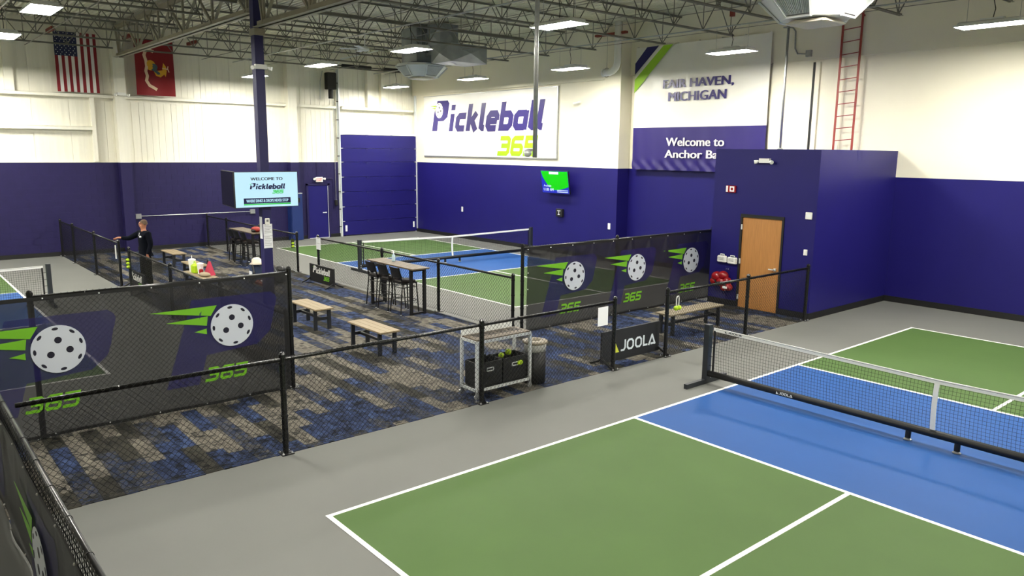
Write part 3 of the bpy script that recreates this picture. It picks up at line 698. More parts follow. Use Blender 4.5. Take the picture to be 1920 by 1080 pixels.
#PART4
# ------------------------------------------------------------------ wall banners and flags
def cloth(fr, L, H, nx, nz, dis): 
    m_ = MB(); m_.smooth = True
    m_.add([fr(L*i/nx, H*j/nz, dis(L*i/nx, H*j/nz)) for j in range(nz+1) for i in range(nx+1)], [(j*(nx+1)+i, j*(nx+1)+i+1, (j+1)*(nx+1)+i+1, (j+1)*(nx+1)+i) for j in range(nz) for i in range(nx)])
    return m_
t = thing('wall_banner', (-17.35, YF, 3.34), 'wide white wall banner with the purple pickleball wordmark and lime numerals', 'banner')
f0 = frame((-21.45, YF-.04, 3.34), X, Z)
MB().box(-21.45, -13.2, YF-.045, YF-.01, 3.34, 5.78).build('panel', M_vinyl, t)
b = MB(); b.box(-21.47, -13.18, YF-.055, YF-.005, 3.30, 3.34).box(-21.47, -13.18, YF-.055, YF-.005, 5.78, 5.8).box(-13.2, -13.16, YF-.055, YF-.005, 3.3, 5.8).build('edge_frame', M_galv, t)
logo(f0, .6, 1.02, 7.05, 1.22, M_vpurple, M_ygreen, M_vinyl, M_hole, t, .008)
t = thing('wall_banner', (-7.6, YR-.12, 3.04), 'tall white and purple vinyl banner with place names and diagonal stripes', 'banner')
BX = -9.98; ff = frame((BX, YR-.17, 3.04), X, Z)
dis = lambda x, y: .014*math.sin(x*4.1+.8*math.sin(y*1.3))*(.3+y/6)+.012*math.sin(x*9.0+y*.6)+(.03*math.sin(x*14+y*9)*math.exp(-((y-.12)/.13)**2))
fd = lambda x, y, d=0: ff(x, y, d+dis(x, y))
fT = lambda x, y, d=0: ff(x, y, d+.035)
mb = MB(); mb.smooth = True
def grid(mb, x0, x1, y0, y1, nx, ny, d=0): mb.add([fd(x0+(x1-x0)*i/nx, y0+(y1-y0)*j/ny, d) for j in range(ny+1) for i in range(nx+1)], [(j*(nx+1)+i, j*(nx+1)+i+1, (j+1)*(nx+1)+i+1, (j+1)*(nx+1)+i) for j in range(ny) for i in range(nx)])
grid(mb, 0, 4.74, 1.3, 3.74, 120, 20); mb.build('white_field', M_vinyl, t)
mb = MB(); mb.smooth = True; grid(mb, 0, 4.74, 0, 1.3, 120, 24); mb.build('purple_field', M_vpurple, t)
def band(x0a, x0b, da, db, m, n):   # diagonal band from the top edge (x0a..x0b) down to the left edge
    s = 1.0; V = []; F = []; N = 40
    for i in range(N+1):
        u = i/N
        for xt, dr in ((x0a, da), (x0b, db)):
            # runs from (xt, top) towards lower left with slope 1, clipped at the left edge
            xl = xt*(1-u)+.005; V.append(fT(xl, 3.735-dr*u, .004))
    for i in range(N): F.append((2*i, 2*i+2, 2*i+3, 2*i+1))
    MB().add(V, F).build(n, m, t)
band(.46, .92, .46, .8, M_navyp, 'navy_stripe'); band(1.1, 1.46, .95, 1.36, M_vgreen, 'green_stripe')
text('FAIR HAVEN,', fT, 2.4, 2.56, .29, 2.48, M_vpurple, t, bold=.06, d0=.006)
text('MICHIGAN', fT, 2.4, 2.2, .27, 2.04, M_vpurple, t, bold=.06, d0=.006)
text('Welcome to', fT, 2.4, .86, .25, 2.08, M_vinyl, t, bold=.04, d0=.006)
text('Anchor Bay', fT, 2.4, .46, .31, 2.14, M_vinyl, t, bold=.035, d0=.006)
b = MB()
for k in range(7): c = fd(.05+k*.77, 3.76, 0); b.tube([tuple(c), (c.x, c.y+.1, c.z+.02)], .012, 6)
b.build('wall_hooks', M_rod, t)
# stars and stripes, hung upright
t = thing('hanging_flag', (XL+.06, 2.6, 5.3), 'flag with white stars on navy and red and white stripes on the left wall', 'flag')
fq = frame((XL+.06, 1.98, 5.31), Y, Z); W_, H_ = 1.22, 1.87; wob = lambda x, y: .03*math.sin(x*7+y)*(.4+(H_-y)/3)
fs_ = lambda x, y, d=0: fq(x, y, d+wob(x, y))
sw = W_/13
for k in range(13):
    top = H_*.6 if k < 7 else H_; m_ = MB(); n = 14
    m_.add([fs_(k*sw+(i)*sw, top*j/n) for j in range(n+1) for i in (0, 1)], [(2*j, 2*j+1, 2*j+3, 2*j+2) for j in range(n)]); m_.build('stripe', M_flagr if k % 2 == 0 else M_flagw, t)
m_ = MB(); n = 8; m_.add([fs_(7*sw*i/n, H_*.6+H_*.4*j/n) for j in range(n+1) for i in range(n+1)], [(j*(n+1)+i, j*(n+1)+i+1, (j+1)*(n+1)+i+1, (j+1)*(n+1)+i) for j in range(n) for i in range(n)]); ct = m_.build('canton', M_flagb, t)
st = MB()
for r in range(11):
    for c in range(5 if r % 2 else 4+1):
        if r % 2 == 0 and c > 4: continue
        x = (c+.5+(.25 if r % 2 else -.1))*7*sw/5.3; y = H_*.6+(r+.6)*H_*.4/11.2
        if x < 7*sw-.02: st.poly(fs_, [(x+(.02 if k % 2 == 0 else .009)*math.sin(k*PI/5), y+(.02 if k % 2 == 0 else .009)*math.cos(k*PI/5)) for k in range(10)], .006, .001)
st.build('stars', M_flagw, ct, 'stuff')
# scarlet flag with scroll and emblem, hung upright (top of the design to the left)
t = thing('hanging_flag', (XL+.06, 4.9, 5.3), 'scarlet flag with a cream scroll and gold emblem on the left wall', 'flag')
fq2 = frame((XL+.3, 4.28, 5.31), Y, Z)
wob2 = lambda x, y: .03*math.sin(x*6+y*1.4)
f2 = lambda x, y, d=0: fq2(x, y, d+wob2(x, y))
m_ = MB(); nx, ny = 14, 16; m_.smooth = True
m_.add([f2(1.25*i/nx, 1.83*j/ny) for j in range(ny+1) for i in range(nx+1)], [(j*(nx+1)+i, j*(nx+1)+i+1, (j+1)*(nx+1)+i+1, (j+1)*(nx+1)+i) for j in range(ny) for i in range(nx)]); m_.build('field', M_mred, t)
m_ = MB(); f3 = f2
stroke(m_, f3, [(.62, 1.44), (.6, 1.46), (.48, 1.5), (.36, 1.46), (.31, 1.32), (.36, 1.14), (.37, .95), (.33, .8), (.37, .64), (.33, .48), (.42, .33), (.58, .25), (.66, .2)], .1, .01, .002); m_.build('scroll', M_scroll, t)
m_ = MB(); m_.poly(f3, [(.5+.16*math.cos(a), 1.0+.17*math.sin(a)) for a in [k*PI/8 for k in range(16)]], .01, .002)
m_.poly(f3, [(.6, .8), (.86, .86), (.92, .72), (.8, .62), (.66, .66)], .01, .002); m_.poly(f3, [(.9, 1.1), (.98, .98), (1.0, .84), (.96, .64), (.88, .78), (.86, .9)], .01, .002); m_.build('emblem_gold', M_gold, t)
m_ = MB(); m_.poly(f3, [(.6+.12*math.cos(a), .94+.12*math.sin(a)) for a in [k*PI/7 for k in range(14)]], .014, .002); m_.poly(f3, [(.56, .84), (.72, .7), (.8, .72), (.74, .84)], .014, .002); m_.build('emblem_globe', M_gb, t)
m_ = MB(); stroke(m_, f3, [(.86, .92), (1.04, .9)], .03, .014, .002); stroke(m_, f3, [(1.05, 1.0), (1.03, .92), (1.07, .8)], .03, .014, .002); m_.build('emblem_beak', M_scroll, t)
MB().tube([(XL+.3, 4.2, 7.14), (XL+.3, 5.6, 7.14)], .012, 6).build('flag_rod', M_blackm, t)

# ------------------------------------------------------------------ navy column with screens
cx, cy_ = -10.36, 3.79
t = thing('support_column', (cx, cy_, 0), 'navy square steel column from floor to roof girder', 'column')
MB().box(cx-.1, cx+.1, cy_-.1, cy_+.1, 0, 7.45).build('shaft', M_col, t)
MB().box(cx-.16, cx+.16, cy_-.16, cy_+.16, 0, .02).build('base_plate', M_col, t)
MB().box(cx-.13, cx+.17, cy_-.12, cy_+.12, 6.0, 6.14).build('girder_seat', M_girder, t)
def tv(label, fr, W, H, content, dep=.05):
    o = fr(W/2, H/2, -.03); t = thing('television', tuple(o), label, 'television')
    m_ = MB(); 
    def bx(x0, x1, y0, y1, d0, d1): m_.add([fr(*q) for q in ((x0,y0,d0),(x1,y0,d0),(x1,y1,d0),(x0,y1,d0),(x0,y0,d1),(x1,y0,d1),(x1,y1,d1),(x0,y1,d1))], [(0,3,2,1),(4,5,6,7),(0,1,5,4),(1,2,6,5),(2,3,7,6),(3,0,4,7)])
    bx(0, W, 0, H, -dep, 0); m_.build('bezel', M_blackm, t)
    m_ = MB(); bx(W*.3, W*.7, H*.25, H*.75, -dep-.035, -dep); m_.build('bracket', M_blackm, t)
    content(t, fr, W, H); return t
def scr(m): 
    def f(t, fr, W, H): MB().poly(fr, [(.012, .016), (W-.012, .016), (W-.012, H-.012), (.012, H-.012)], .001, .002).build('screen', m, t)
    return f
def welcome(t, fr, W, H):
    scr(M_scr)(t, fr, W, H)
    text('WELCOME TO', fr, W*.5, H*.8, H*.085, W*.5, mat('screen_grey_text', (10, 13, 24), .4, emit=.02), t, bold=.05, d0=.004, t=.001)
    f = lambda x, y, d=0: fr(x, y, d)
    logo(f, W*.23, H*.52, W*.56, H*.17, M_scrn, M_scrg, M_scr, M_scrn, t, .004)
    MB().poly(fr, [(W*.13, H*.12), (W*.87, H*.12), (W*.87, H*.27), (W*.13, H*.27)], .004, .001).build('caption_band', M_scrn, t)
    MB().poly(fr, [(W*.13, H*.08), (W*.87, H*.08), (W*.87, H*.115), (W*.13, H*.115)], .004, .001).build('green_rule', M_scrg, t)
    text('WHERE DINKS & DROPS NEVER STOP', fr, W*.5, H*.195, H*.08, W*.66, M_scr, t, bold=.03, d0=.006, t=.001)
tv('lit television on the navy column showing a welcome message', frame((-10.17, 3.05, 2.27), Y, Z), 1.47, .8, welcome)
ax = (Vector((-10.24, 3.06, 0))-Vector((-11.66, 3.3, 0))).normalized()
tv('dark television with its screen off, on the left side of the navy column', frame((-11.66, 3.3, 2.27), tuple(ax), Z), 1.42, .8, scr(M_scrd))
def booking(t, fr, W, H):
    scr(M_scrB)(t, fr, W, H)
    pts = [(.02, H-.02), (W-.02, H-.02), (W-.02, H*.32)]+[(W*(.98-.62*k/10), H*(.32-.16*math.sin(PI*k/10*.62))) for k in range(1, 11)]+[(W*.2, H*.42), (W*.07, H*.7)]
    MB().poly(fr, pts, .004, .001).build('green_field', M_scrG, t)
    text('11:00 AM', fr, W*.25, H*.17, H*.12, W*.36, M_scrW, t, bold=.01, d0=.007, t=.001)
    text('Available', fr, W*.22, H*.34, H*.09, W*.28, M_scrW, t, bold=.0, d0=.007, t=.001)
    MB().poly(fr, [(W*.32, H*.85), (W*.66, H*.85), (W*.66, H*.96), (W*.32, H*.96)], .006, .001).build('header_label', M_scrW, t)
    m_ = MB()
    for k in range(2): m_.poly(fr, [(W*.56, H*(.07+.07*k)), (W*.95, H*(.07+.07*k)), (W*.95, H*(.095+.07*k)), (W*.56, H*(.095+.07*k))], .006, .001)
    m_.build('caption_lines', M_scrW, t, 'stuff')
tilt = .16
tv('small television on the far purple wall with a green and blue screen', frame((-13.7, YF-.2, 2.12), X, (0, -math.sin(tilt), math.cos(tilt))), 1.38, .8, booking)

def emergency(x, y, z, nrm, label):
    """twin head emergency light; nrm = unit wall normal"""
    t = thing('emergency_light', (x, y, z), label, 'emergency light', 'emergency lights'); n = Vector(nrm); s = Vector((-n.y, n.x, 0))
    m_ = MB(); c = Vector((x, y, z)); a, b_ = c-s*.13, c+s*.13+n*.07; m_.box(min(a.x, b_.x), max(a.x, b_.x), min(a.y, b_.y), max(a.y, b_.y), z-.045, z+.055); m_.build('case', M_wplast, t)
    for k in (-1, 1):
        m_ = MB(); p = c+s*k*.15+n*.05+Vector((0, 0, -.0)); m_.tube([p, p+s*k*.03+n*.03-Vector((0, 0, .02)), p+s*k*.07+n*.06-Vector((0, 0, .03))], .02, 10, rs=[.02, .04, .045]); m_.build('lamp_head', M_wplast, t)
emergency(cx+.1, cy_, 5.33, (1, 0, 0), 'white emergency light high on the navy column')
emergency(XL+.28, 3.8, 5.3, (1, 0, 0), 'white emergency light on the wall column between the two flags')
emergency(-3.04, by0, 3.42, (0, -1, 0), 'white emergency light near the top of the purple closet wall')
emergency(-12.2, YF-.1, 5.2, (0, -1, 0), 'white emergency light on the far white wall, right of the wordmark banner') if 0 else None
# sheets on the column
def sheet(name, fr, W, H, label, lines=5, lm=None, th=.002, cat='paper notice', group=None, m=None):
    o = fr(W/2, H/2, 0); t = thing(name, tuple(o), label, cat, group)
    MB().poly(fr, [(0, 0), (W, 0), (W, H), (0, H)], .0, th).build('sheet', m or M_paper, t)
    if lines:
        m_ = MB()
        for k in range(lines): y = H*(.9-.8*k/lines); m_.poly(fr, [(W*.12, y), (W*(.88 if k % 3 else .7), y), (W*(.88 if k % 3 else .7), y+.007), (W*.12, y+.007)], th, .0008)
        m_.build('printed_lines', lm or M_ink, t, 'stuff')
    return t
cf = frame((cx+.102, cy_-.1, 0), Y, Z)
sheet('notice_sheet', lambda x, y, d=0: cf(x, y+1.62, d), .21, .27, 'upper of the two white notices on the front of the navy column', 6)
sheet('notice_sheet', lambda x, y, d=0: cf(x, y+1.34, d), .21, .275, 'lower of the two white notices on the front of the navy column', 6)
t = thing('thermostat', (cx+.1, cy_, 1.92), 'small white box on the navy column just below the lit television', 'control box'); MB().bev(cx+.1, cx+.13, cy_-.06, cy_+.05, 1.87, 2.02, .01).build('case', M_wplast, t); MB().box(cx+.13, cx+.132, cy_-.03, cy_+.02, 1.94, 1.99).build('display', M_ink, t)
sf = frame((cx-.1, cy_-.102, 0), X, Z)
sheet('notice_sheet', lambda x, y, d=0: sf(x+.02, y+1.55, d), .14, .5, 'narrow white notice on the shaded left face of the navy column', 0)
# sheets on fences
nf = frame((XF+.047, 5.66, .81), Y, Z); sheet('notice_sheet', nf, .235, .31, 'white notice sheet on the near fence left of the charcoal sign', 0)
nf = frame((-13.3, 6.44, .8), X, Z); sheet('notice_sheet', nf, .27, .34, 'white notice with a grey strip at the left end of the long fence', 2)

# ------------------------------------------------------------------ small wall items
def plate(name, x, y, z, w_, h_, d_, label, cat, m=M_wplast, ax='y', extra=None):
    t = thing(name, (x, y, z), label, cat)
    if ax == 'y': MB().bev(x-w_/2, x+w_/2, y-d_, y, z-h_/2, z+h_/2, .008).build('case', m, t)
    else: MB().bev(x, x+d_, y-w_/2, y+w_/2, z-h_/2, z+h_/2, .008).build('case', m, t)
    if extra: extra(t)
    return t
plate('thermostat', -1.9, by0, 2.27, .15, .15, .035, 'square white thermostat on the closet wall above the light switch', 'thermostat', extra=lambda t: MB().box(-1.94, -1.86, by0-.037, by0-.034, 2.24, 2.3).build('display', M_paper, t))
plate('light_switch', -1.92, by0, 1.47, .09, .13, .012, 'white light switch on the closet wall right of the wooden door', 'light switch', extra=lambda t: MB().box(-1.935, -1.905, by0-.018, by0-.01, 1.44, 1.5).build('rocker', M_wplast, t))
plate('fire_alarm', -3.88, by0, 2.76, .26, .16, .05, 'red and white fire alarm high on the closet wall', 'fire alarm', M_red, extra=lambda t: (MB().box(-4.0, -3.95, by0-.053, by0-.048, 2.69, 2.83).box(-3.9, -3.78, by0-.053, by0-.048, 2.7, 2.82).build('strobe_lens', M_paper, t), MB().box(-3.87, -3.81, by0-.056, by0-.052, 2.73, 2.79).build('alarm_centre', M_red, t)))
for k, (x, z) in enumerate(((-4.0, 1.11), (-3.72, 1.1))):
    t = thing('first_aid_case', (x, by0-.03, z-.1), ('left' if k == 0 else 'right')+' one of two white first aid cases beside the wooden door', 'first aid case', 'first aid cases')
    MB().bev(x-.13, x+.13, by0-.08, by0, z-.09, z+.07, .03).build('case', M_wplast, t)
    MB().tube([(x-.06, by0-.04, z+.06), (x-.05, by0-.04, z+.1), (x+.05, by0-.04, z+.1), (x+.06, by0-.04, z+.06)], .012, 6).build('handle', M_wplast, t)
    m_ = MB()
    for q in range(3): m_.box(x-.08, x+.06, by0-.083, by0-.08, z-.03+q*.03, z-.02+q*.03)
    m_.build('printed_lines', M_ink, t, 'stuff')
t = thing('wall_outlet', (-3.85, by0, .87), 'dark outlet plate between the first aid cases and the red bag', 'outlet'); MB().box(-3.92, -3.79, by0-.012, by0, .83, .91).build('plate', M_navyp, t); MB().ball((-3.88, by0-.015, .87), .012, 8, 4).ball((-3.83, by0-.015, .87), .012, 8, 4).build('sockets', M_rod, t, 'stuff')
t = thing('red_bag', (-3.93, by0-.14, .45), 'glossy red vinyl bag hanging on the closet wall left of the wooden door', 'bag')
m_ = MB(); rnd = random.Random(5)
for dx, dz, r in ((-.12, .1, .15), (.05, .14, .14), (-.2, -.02, .11), (.02, -.02, .15), (.2, -.12, .12), (.16, .02, .12), (.08, -.16, .09)): m_.ball((-3.93+dx, by0-.13, .58+dz), r, 14, 9, (1, .75, .8))
m_.build('body', M_red, t, smooth=True); MB().tube([(-4.08, by0-.2, .62), (-3.98, by0-.26, .55), (-3.85, by0-.26, .58), (-3.75, by0-.2, .5)], .018, 6).build('strap', M_blackm, t); MB().box(-3.8, -3.68, by0-.262, by0-.25, .44, .49).build('white_label', M_paper, t)
plate('wall_speaker', -12.95, YF, 1.45, .33, .27, .1, 'small black box with white lettering on the far purple wall below the television', 'control box', M_blackm, extra=lambda t: MB().box(-13.03, -12.87, YF-.103, YF-.1, 1.51, 1.53).box(-12.96, -12.94, YF-.103, YF-.1, 1.4, 1.5).box(-13.0, -12.9, YF-.103, YF-.1, 1.38, 1.4).build('white_marking', M_paper, t))
plate('light_switch', -18.77, YF, 1.2, .11, .2, .02, 'white switch plate on the far purple wall near the overhead door', 'light switch')
plate('light_switch', -10.54, YF-.1, 1.17, .11, .2, .02, 'white switch plate at the right end of the far purple wall', 'light switch')
t = thing('junction_conduit', (XL+.02, 6, 1.15), 'thin grey conduit with two boxes along the purple block wall', 'conduit')
MB().tube([(XL+.05, 4.1, 1.2), (XL+.05, 8.15, 1.2)], .014, 6).build('pipe', M_galv, t)
for y_ in (4.1, 8.15): MB().box(XL+.0, XL+.09, y_-.09, y_+.09, 1.12, 1.28).build('box', M_galv, t)
def exit_sign(x, y, z, label):
    t = thing('exit_sign', (x, y, z), label, 'exit sign'); MB().bev(x, x+.07, y-.15, y+.15, z-.1, z+.1, .012).build('case', M_wplast, t)
    text('EXIT', frame((x+.07, y, z), Y, Z), 0, 0, .12, .24, M_exit, t, bold=.03, d0=.002, t=.002)
    for s in (-1, 1): MB().tube([(x+.04, y+s*.16, z+.02), (x+.06, y+s*.2, z+.03), (x+.1, y+s*.24, z+.02)], .03, 8, rs=[.02, .045, .05]).build('lamp_head', M_wplast, t)
exit_sign(XL+.05, 10.93, 2.36, 'lit red and white exit sign over the steel door')
t = thing('wall_conduit', (XL+.03, 11.2, 2.4), 'purple painted conduit above and right of the steel door', 'conduit')
MB().tube([(XL+.03, 11.2, 2.4), (XL+.03, 11.5, 2.4), (XL+.03, 11.58, 2.3), (XL+.03, 11.58, 1.15)], .014, 6).tube([(XL+.03, 10.86, 2.46), (XL+.03, 10.86, 3.05)], .014, 6).build('pipe', M_cmu, t)
t = thing('door_control', (XL, 11.68, 1.4), 'small dark button box beside the overhead door track', 'control box'); MB().bev(XL, XL+.08, 11.62, 11.74, 1.3, 1.52, .01).build('case', M_blackm, t); MB().tube([(XL+.03, 11.68, 1.52), (XL+.03, 11.68, 5.5)], .012, 6).build('conduit', M_galv, t)
t = thing('door_operator', (XL+.1, 11.55, 5.7), 'dark motor box of the overhead door high on the left wall', 'motor'); MB().bev(XL+.05, XL+.35, 11.3, 11.7, 5.9, 6.55, .03).build('gearbox', M_blackm, t); MB().tube([(XL+.2, 11.5, 5.9), (XL+.2, 11.5, 5.55)], .1, 14).build('motor_body', M_blackm, t); MB().tube([(XL+.12, 11.2, 6.6), (XL+.1, 11.1, 6.2), (XL+.05, 11.1, 5.5)], .015, 6).build('cable', M_galv, t)
t = thing('ceiling_spring_shaft', (XL+.4, 13.7, 6.9), 'long black torsion spring shaft above the overhead door', 'spring shaft')
MB().tube([(XL+.25, 11.7, 6.85), (XL+.25, 15.5, 6.85)], .02, 8).build('shaft', M_blackm, t)
for a, b_ in ((12.0, 13.3), (13.9, 15.3)): MB().tube([(XL+.25, a, 6.85), (XL+.25, b_, 6.85)], .07, 12).build('spring', M_blackm, t)
t = thing('column_pad', (XL+.3, 9.83, 0), 'royal blue safety pad around the wall column left of the steel door', 'pad'); MB().bev(XL+.28, XL+.36, 9.6, 10.06, .02, 1.84, .02).box(XL, XL+.28, 9.58, 9.65, .02, 1.84).box(XL, XL+.28, 10.01, 10.08, .02, 1.84).build('foam_pad', M_pad, t); MB().box(XL, XL+.37, 9.6, 10.06, 1.84, 1.86).build('top_hem', M_dull, t)
t = thing('wall_sensor', (XL+.36, 9.83, 1.6), 'small black camera on the royal blue column pad', 'camera'); MB().bev(XL+.36, XL+.42, 9.77, 9.93, 1.5, 1.68, .015).build('case', M_blackm, t); MB().ball((XL+.43, 9.83, 1.62), .025, 8, 5).build('lens', M_rod, t)

# ------------------------------------------------------------------ pipes, ladder, ducts
t = thing('hanging_pipe', (-1.12, 3.72, 3.5), 'thin galvanised pipe hanging from the girder with a dome camera at its end', 'pipe')
MB().tube([(-1.12, 3.72, 3.5), (-1.12, 3.72, 6.2)], .03, 12).build('pipe', M_galv, t, smooth=True)
MB().ball((-1.22, 3.68, 3.56), .055, 12, 8).build('camera_dome', M_alu, t); MB().bar((-1.12, 3.72, 3.6), (-1.22, 3.68, 3.6), .03, .03).build('camera_arm', M_galv, t)
t = thing('conduit_drop', (-4.0, 14.6, bz), 'vertical galvanised conduit rising from the closet roof to a joist', 'conduit'); MB().tube([(-4.02, 14.6, bz), (-4.02, 14.6, JB+.02)], .03, 10).build('pipe', M_galv, t, smooth=True)
MB().lathe((-4.02, 14.6, bz), [(.07, 0), (.07, .03), (.035, .04)], 10).build('flange', M_galv, t); MB().box(-4.05, -3.99, 14.56, 14.64, JB-.06, JB+.0).build('clamp', M_galv, t)
t = thing('wall_conduit', (-4.6, YR-.12, 6.5), 'bent grey conduit ending in a box, left of the red ladder', 'conduit')
MB().tube([(-4.95, YR-.13, 6.87), (-4.68, YR-.13, 6.83), (-4.6, YR-.13, 6.74), (-4.58, YR-.13, 6.3), (-4.5, YR-.13, 6.16), (-4.22, YR-.13, 6.13)], .02, 8).build('pipe', M_galv, t); MB().box(-4.24, -4.1, YR-.19, YR-.1, 6.06, 6.22).build('box', M_galv, t)
t = thing('red_ladder', (-3.05, YR-.2, bz), 'tall narrow dark red steel ladder standing on the purple closet roof', 'ladder')
M_lad = mat('oxide_red_steel', (150, 52, 44), .5)
yl = YR-.16
for x in (-3.3, -2.82): MB().box(x-.025, x+.025, yl-.01, yl+.01, bz, 7.1).build('side_rail', M_lad, t)
for k in range(11): MB().tube([(-3.3, yl, bz+.24+k*.3), (-2.82, yl, bz+.28+k*.3)], .011, 8).build('rung', M_lad, t)
MB().box(-3.33, -3.27, yl, YR-.1, 6.9, 6.94).box(-2.85, -2.79, yl, YR-.1, 6.9, 6.94).build('wall_bracket', M_lad, t)
t = thing('elbow_pipe', (-10.3, YF-.2, 6.05), 'fat white drain pipe with an elbow at the wall corner above the pilaster', 'pipe')
MB().tube([(-10.28, YF-.26, DECK), (-10.28, YF-.26, 6.32), (-10.33, YF-.26, 6.2), (-10.45, YF-.26, 6.1), (-10.6, YF-.26, 6.06), (-10.8, YF-.26, 6.06)], .11, 14).build('pipe', M_wplast, t, smooth=True)
MB().tube([(-10.8, YF-.26, 6.06), (-10.86, YF-.26, 6.06)], .13, 14).build('coupling', M_wplast, t); MB().tube([(-10.72+.14*math.cos(a), YF-.26, 6.06+.14*math.sin(a)) for a in [k*PI/8 for k in range(17)]], .01, 5).tube([(-10.72, YF-.26, 6.2), (-10.72, YF-.26, DECK)], .005, 5).build('hanger_clamp', M_steel, t)

def diffuser(x, y, z, label, R=.78, sup=True):
    """octagonal four way air diffuser: sloped faces with louvres, square bottom plate"""
    t = thing('air_diffuser', (x, y, z), label, 'air diffuser', 'octagonal air diffusers')
    def oct_(r, zz_, c=.42): return [(x+a*r, y+b_*r, zz_) for a, b_ in ((1, -c), (1, c), (c, 1), (-c, 1), (-1, c), (-1, -c), (-c, -1), (c, -1))]
    m_ = MB(); A, B_, C_ = oct_(R, z+.34), oct_(R*.62, z+.02), oct_(R*.95, z+.42); m_.add(A+B_+C_, [(i, (i+1) % 8, 8+(i+1) % 8, 8+i)[::-1] for i in range(8)]+[(i, (i+1) % 8, 16+(i+1) % 8, 16+i) for i in range(8)]+[tuple(range(16, 24)), tuple(range(15, 7, -1))]); m_.build('body', M_wmet, t)
    MB().bev(x-.34, x+.34, y-.34, y+.34, z-.06, z+.0, .05).build('bottom_plate', mat('cream_plate', (214, 205, 188), .45), t)
    for ux, uy in ((1, 0), (0, 1), (-1, 0), (0, -1)):
        n_ = Vector((ux, uy, 0)); s_ = Vector((-uy, ux, 0)); g = MB(); q = MB()
        def pt(u, v, d=0): # u across, v 0 bottom..1 top
            r = R*(.62+.38*v); hw = .42*r
            return Vector((x, y, z+.02+.32*v))+n_*(r+.02+d)+s_*(u*hw)-Vector((0, 0, d*.6))
        for k in range(17):
            u = -.85+1.7*k/16; g.add([pt(u-.018, .1), pt(u+.018, .1), pt(u+.018, .9), pt(u-.018, .9), pt(u-.018, .1, .02), pt(u+.018, .1, .02), pt(u+.018, .9, .02), pt(u-.018, .9, .02)], [(0,3,2,1),(4,5,6,7),(0,1,5,4),(1,2,6,5),(2,3,7,6),(3,0,4,7)])
        q.add([pt(-.95, .05, -.005), pt(.95, .05, -.005), pt(.95, .95, -.005), pt(-.95, .95, -.005)], [(0, 1, 2, 3)])
        o = q.build('grille', M_ink, t); g.build('louvres', M_wmet, o, 'stuff')
        f_ = MB()
        for a, b_ in (((-1, 0), (1, 0)), ((-1, 1), (1, 1)), ((-1, 0), (-1, 1)), ((1, 0), (1, 1))): f_.bar(pt(*a, .01), pt(*b_, .01), .04, .03)
        f_.build('grille_frame', M_wmet, t)
    if sup: MB().box(x-.3, x+.3, y-.3, y+.3, z+.42, z+1.3).build('supply_duct', M_galv, t)
    return t
M_duct = mat('sheet_metal_duct', (150, 156, 160), .35, .5, var=.12, vs=3)
diffuser(-15.5, 11.5, 5.95, 'octagonal white air diffuser below the grey duct, above the overhead door', sup=False)
diffuser(.1, 8.45, 5.62, 'octagonal white air diffuser cut off by the top edge, left of the red ladder')
t = thing('air_duct', (-13.9, 11.8, 6.3), 'grey sheet metal duct with cross broken panels near the roof', 'duct')
def xbox(x0, x1, y0, y1, z0, z1, n):
    m_ = MB(); V = [(x0,y0,z0),(x1,y0,z0),(x1,y1,z0),(x0,y1,z0),(x0,y0,z1),(x1,y0,z1),(x1,y1,z1),(x0,y1,z1)]; F = []
    e = .07
    for q in ((0,3,2,1),(4,5,6,7),(0,1,5,4),(1,2,6,5),(2,3,7,6),(3,0,4,7)):
        c = sum((Vector(V[i]) for i in q), Vector())/4; nn = (Vector(V[q[1]])-Vector(V[q[0]])).cross(Vector(V[q[2]])-Vector(V[q[1]])).normalized(); V.append(tuple(c+nn*e)); k = len(V)-1
        F += [(q[i], q[(i+1) % 4], k) for i in range(4)]
    m_.add(V, F); o = m_.build(n, M_duct, t); return o
xbox(-14.5, -13.4, 11.2, 12.6, 6.3, 6.85, 'plenum'); xbox(-16.0, -15.1, 11.05, 11.9, 6.42, 7.5, 'drop_duct'); xbox(-14.7, -14.0, 11.2, 11.9, 6.85, 7.5, 'riser_duct'); MB().box(-15.1, -14.5, 11.35, 11.8, 6.6, 7.3).build('link_duct', M_duct, t)
fx, fy, fz = -12.9, 7.9, 6.35
t = thing('ceiling_fan', (fx, fy, fz), 'white ceiling fan hanging from a joist left of the grey duct', 'fan')
MB().tube([(fx, fy, fz), (fx, fy, JB)], .015, 8).build('down_rod', M_wmet, t); MB().lathe((fx, fy, fz-.1), [(.03, 0), (.11, .02), (.12, .09), (.05, .14)], 16).build('motor', M_wmet, t, smooth=True)
for k in range(5):
    a = .4+k*2*PI/5; c, s = math.cos(a), math.sin(a); MB().add([(fx+c*r-s*w_, fy+s*r+c*w_, fz-.04+w_*.15+h_) for h_ in (0, .006) for r, w_ in ((.1, -.04), (.68, -.07), (.68, .07), (.1, .04))], [(3,2,1,0),(4,5,6,7),(0,1,5,4),(1,2,6,5),(2,3,7,6),(3,0,4,7)]).build('blade', M_wmet, t)
t = thing('security_camera', (-12.1, YF-.12, 5.25), 'small white security camera on the far white wall right of the wordmark banner', 'camera'); MB().bar((-12.1, YF-.0, 5.22), (-12.1, YF-.16, 5.2), .03, .03).build('arm', M_wplast, t); MB().tube([(-12.02, YF-.12, 5.2), (-12.25, YF-.2, 5.16)], .035, 10).build('body', M_wplast, t)
#PART5
tw_ = [o for o in COL.objects if o.name.startswith('television') and o.get('category') == 'television'][-1]
MB().box(-13.1, -12.9, YF-.2, YF, 2.4, 2.6).build('wall_arm', M_blackm, tw_)
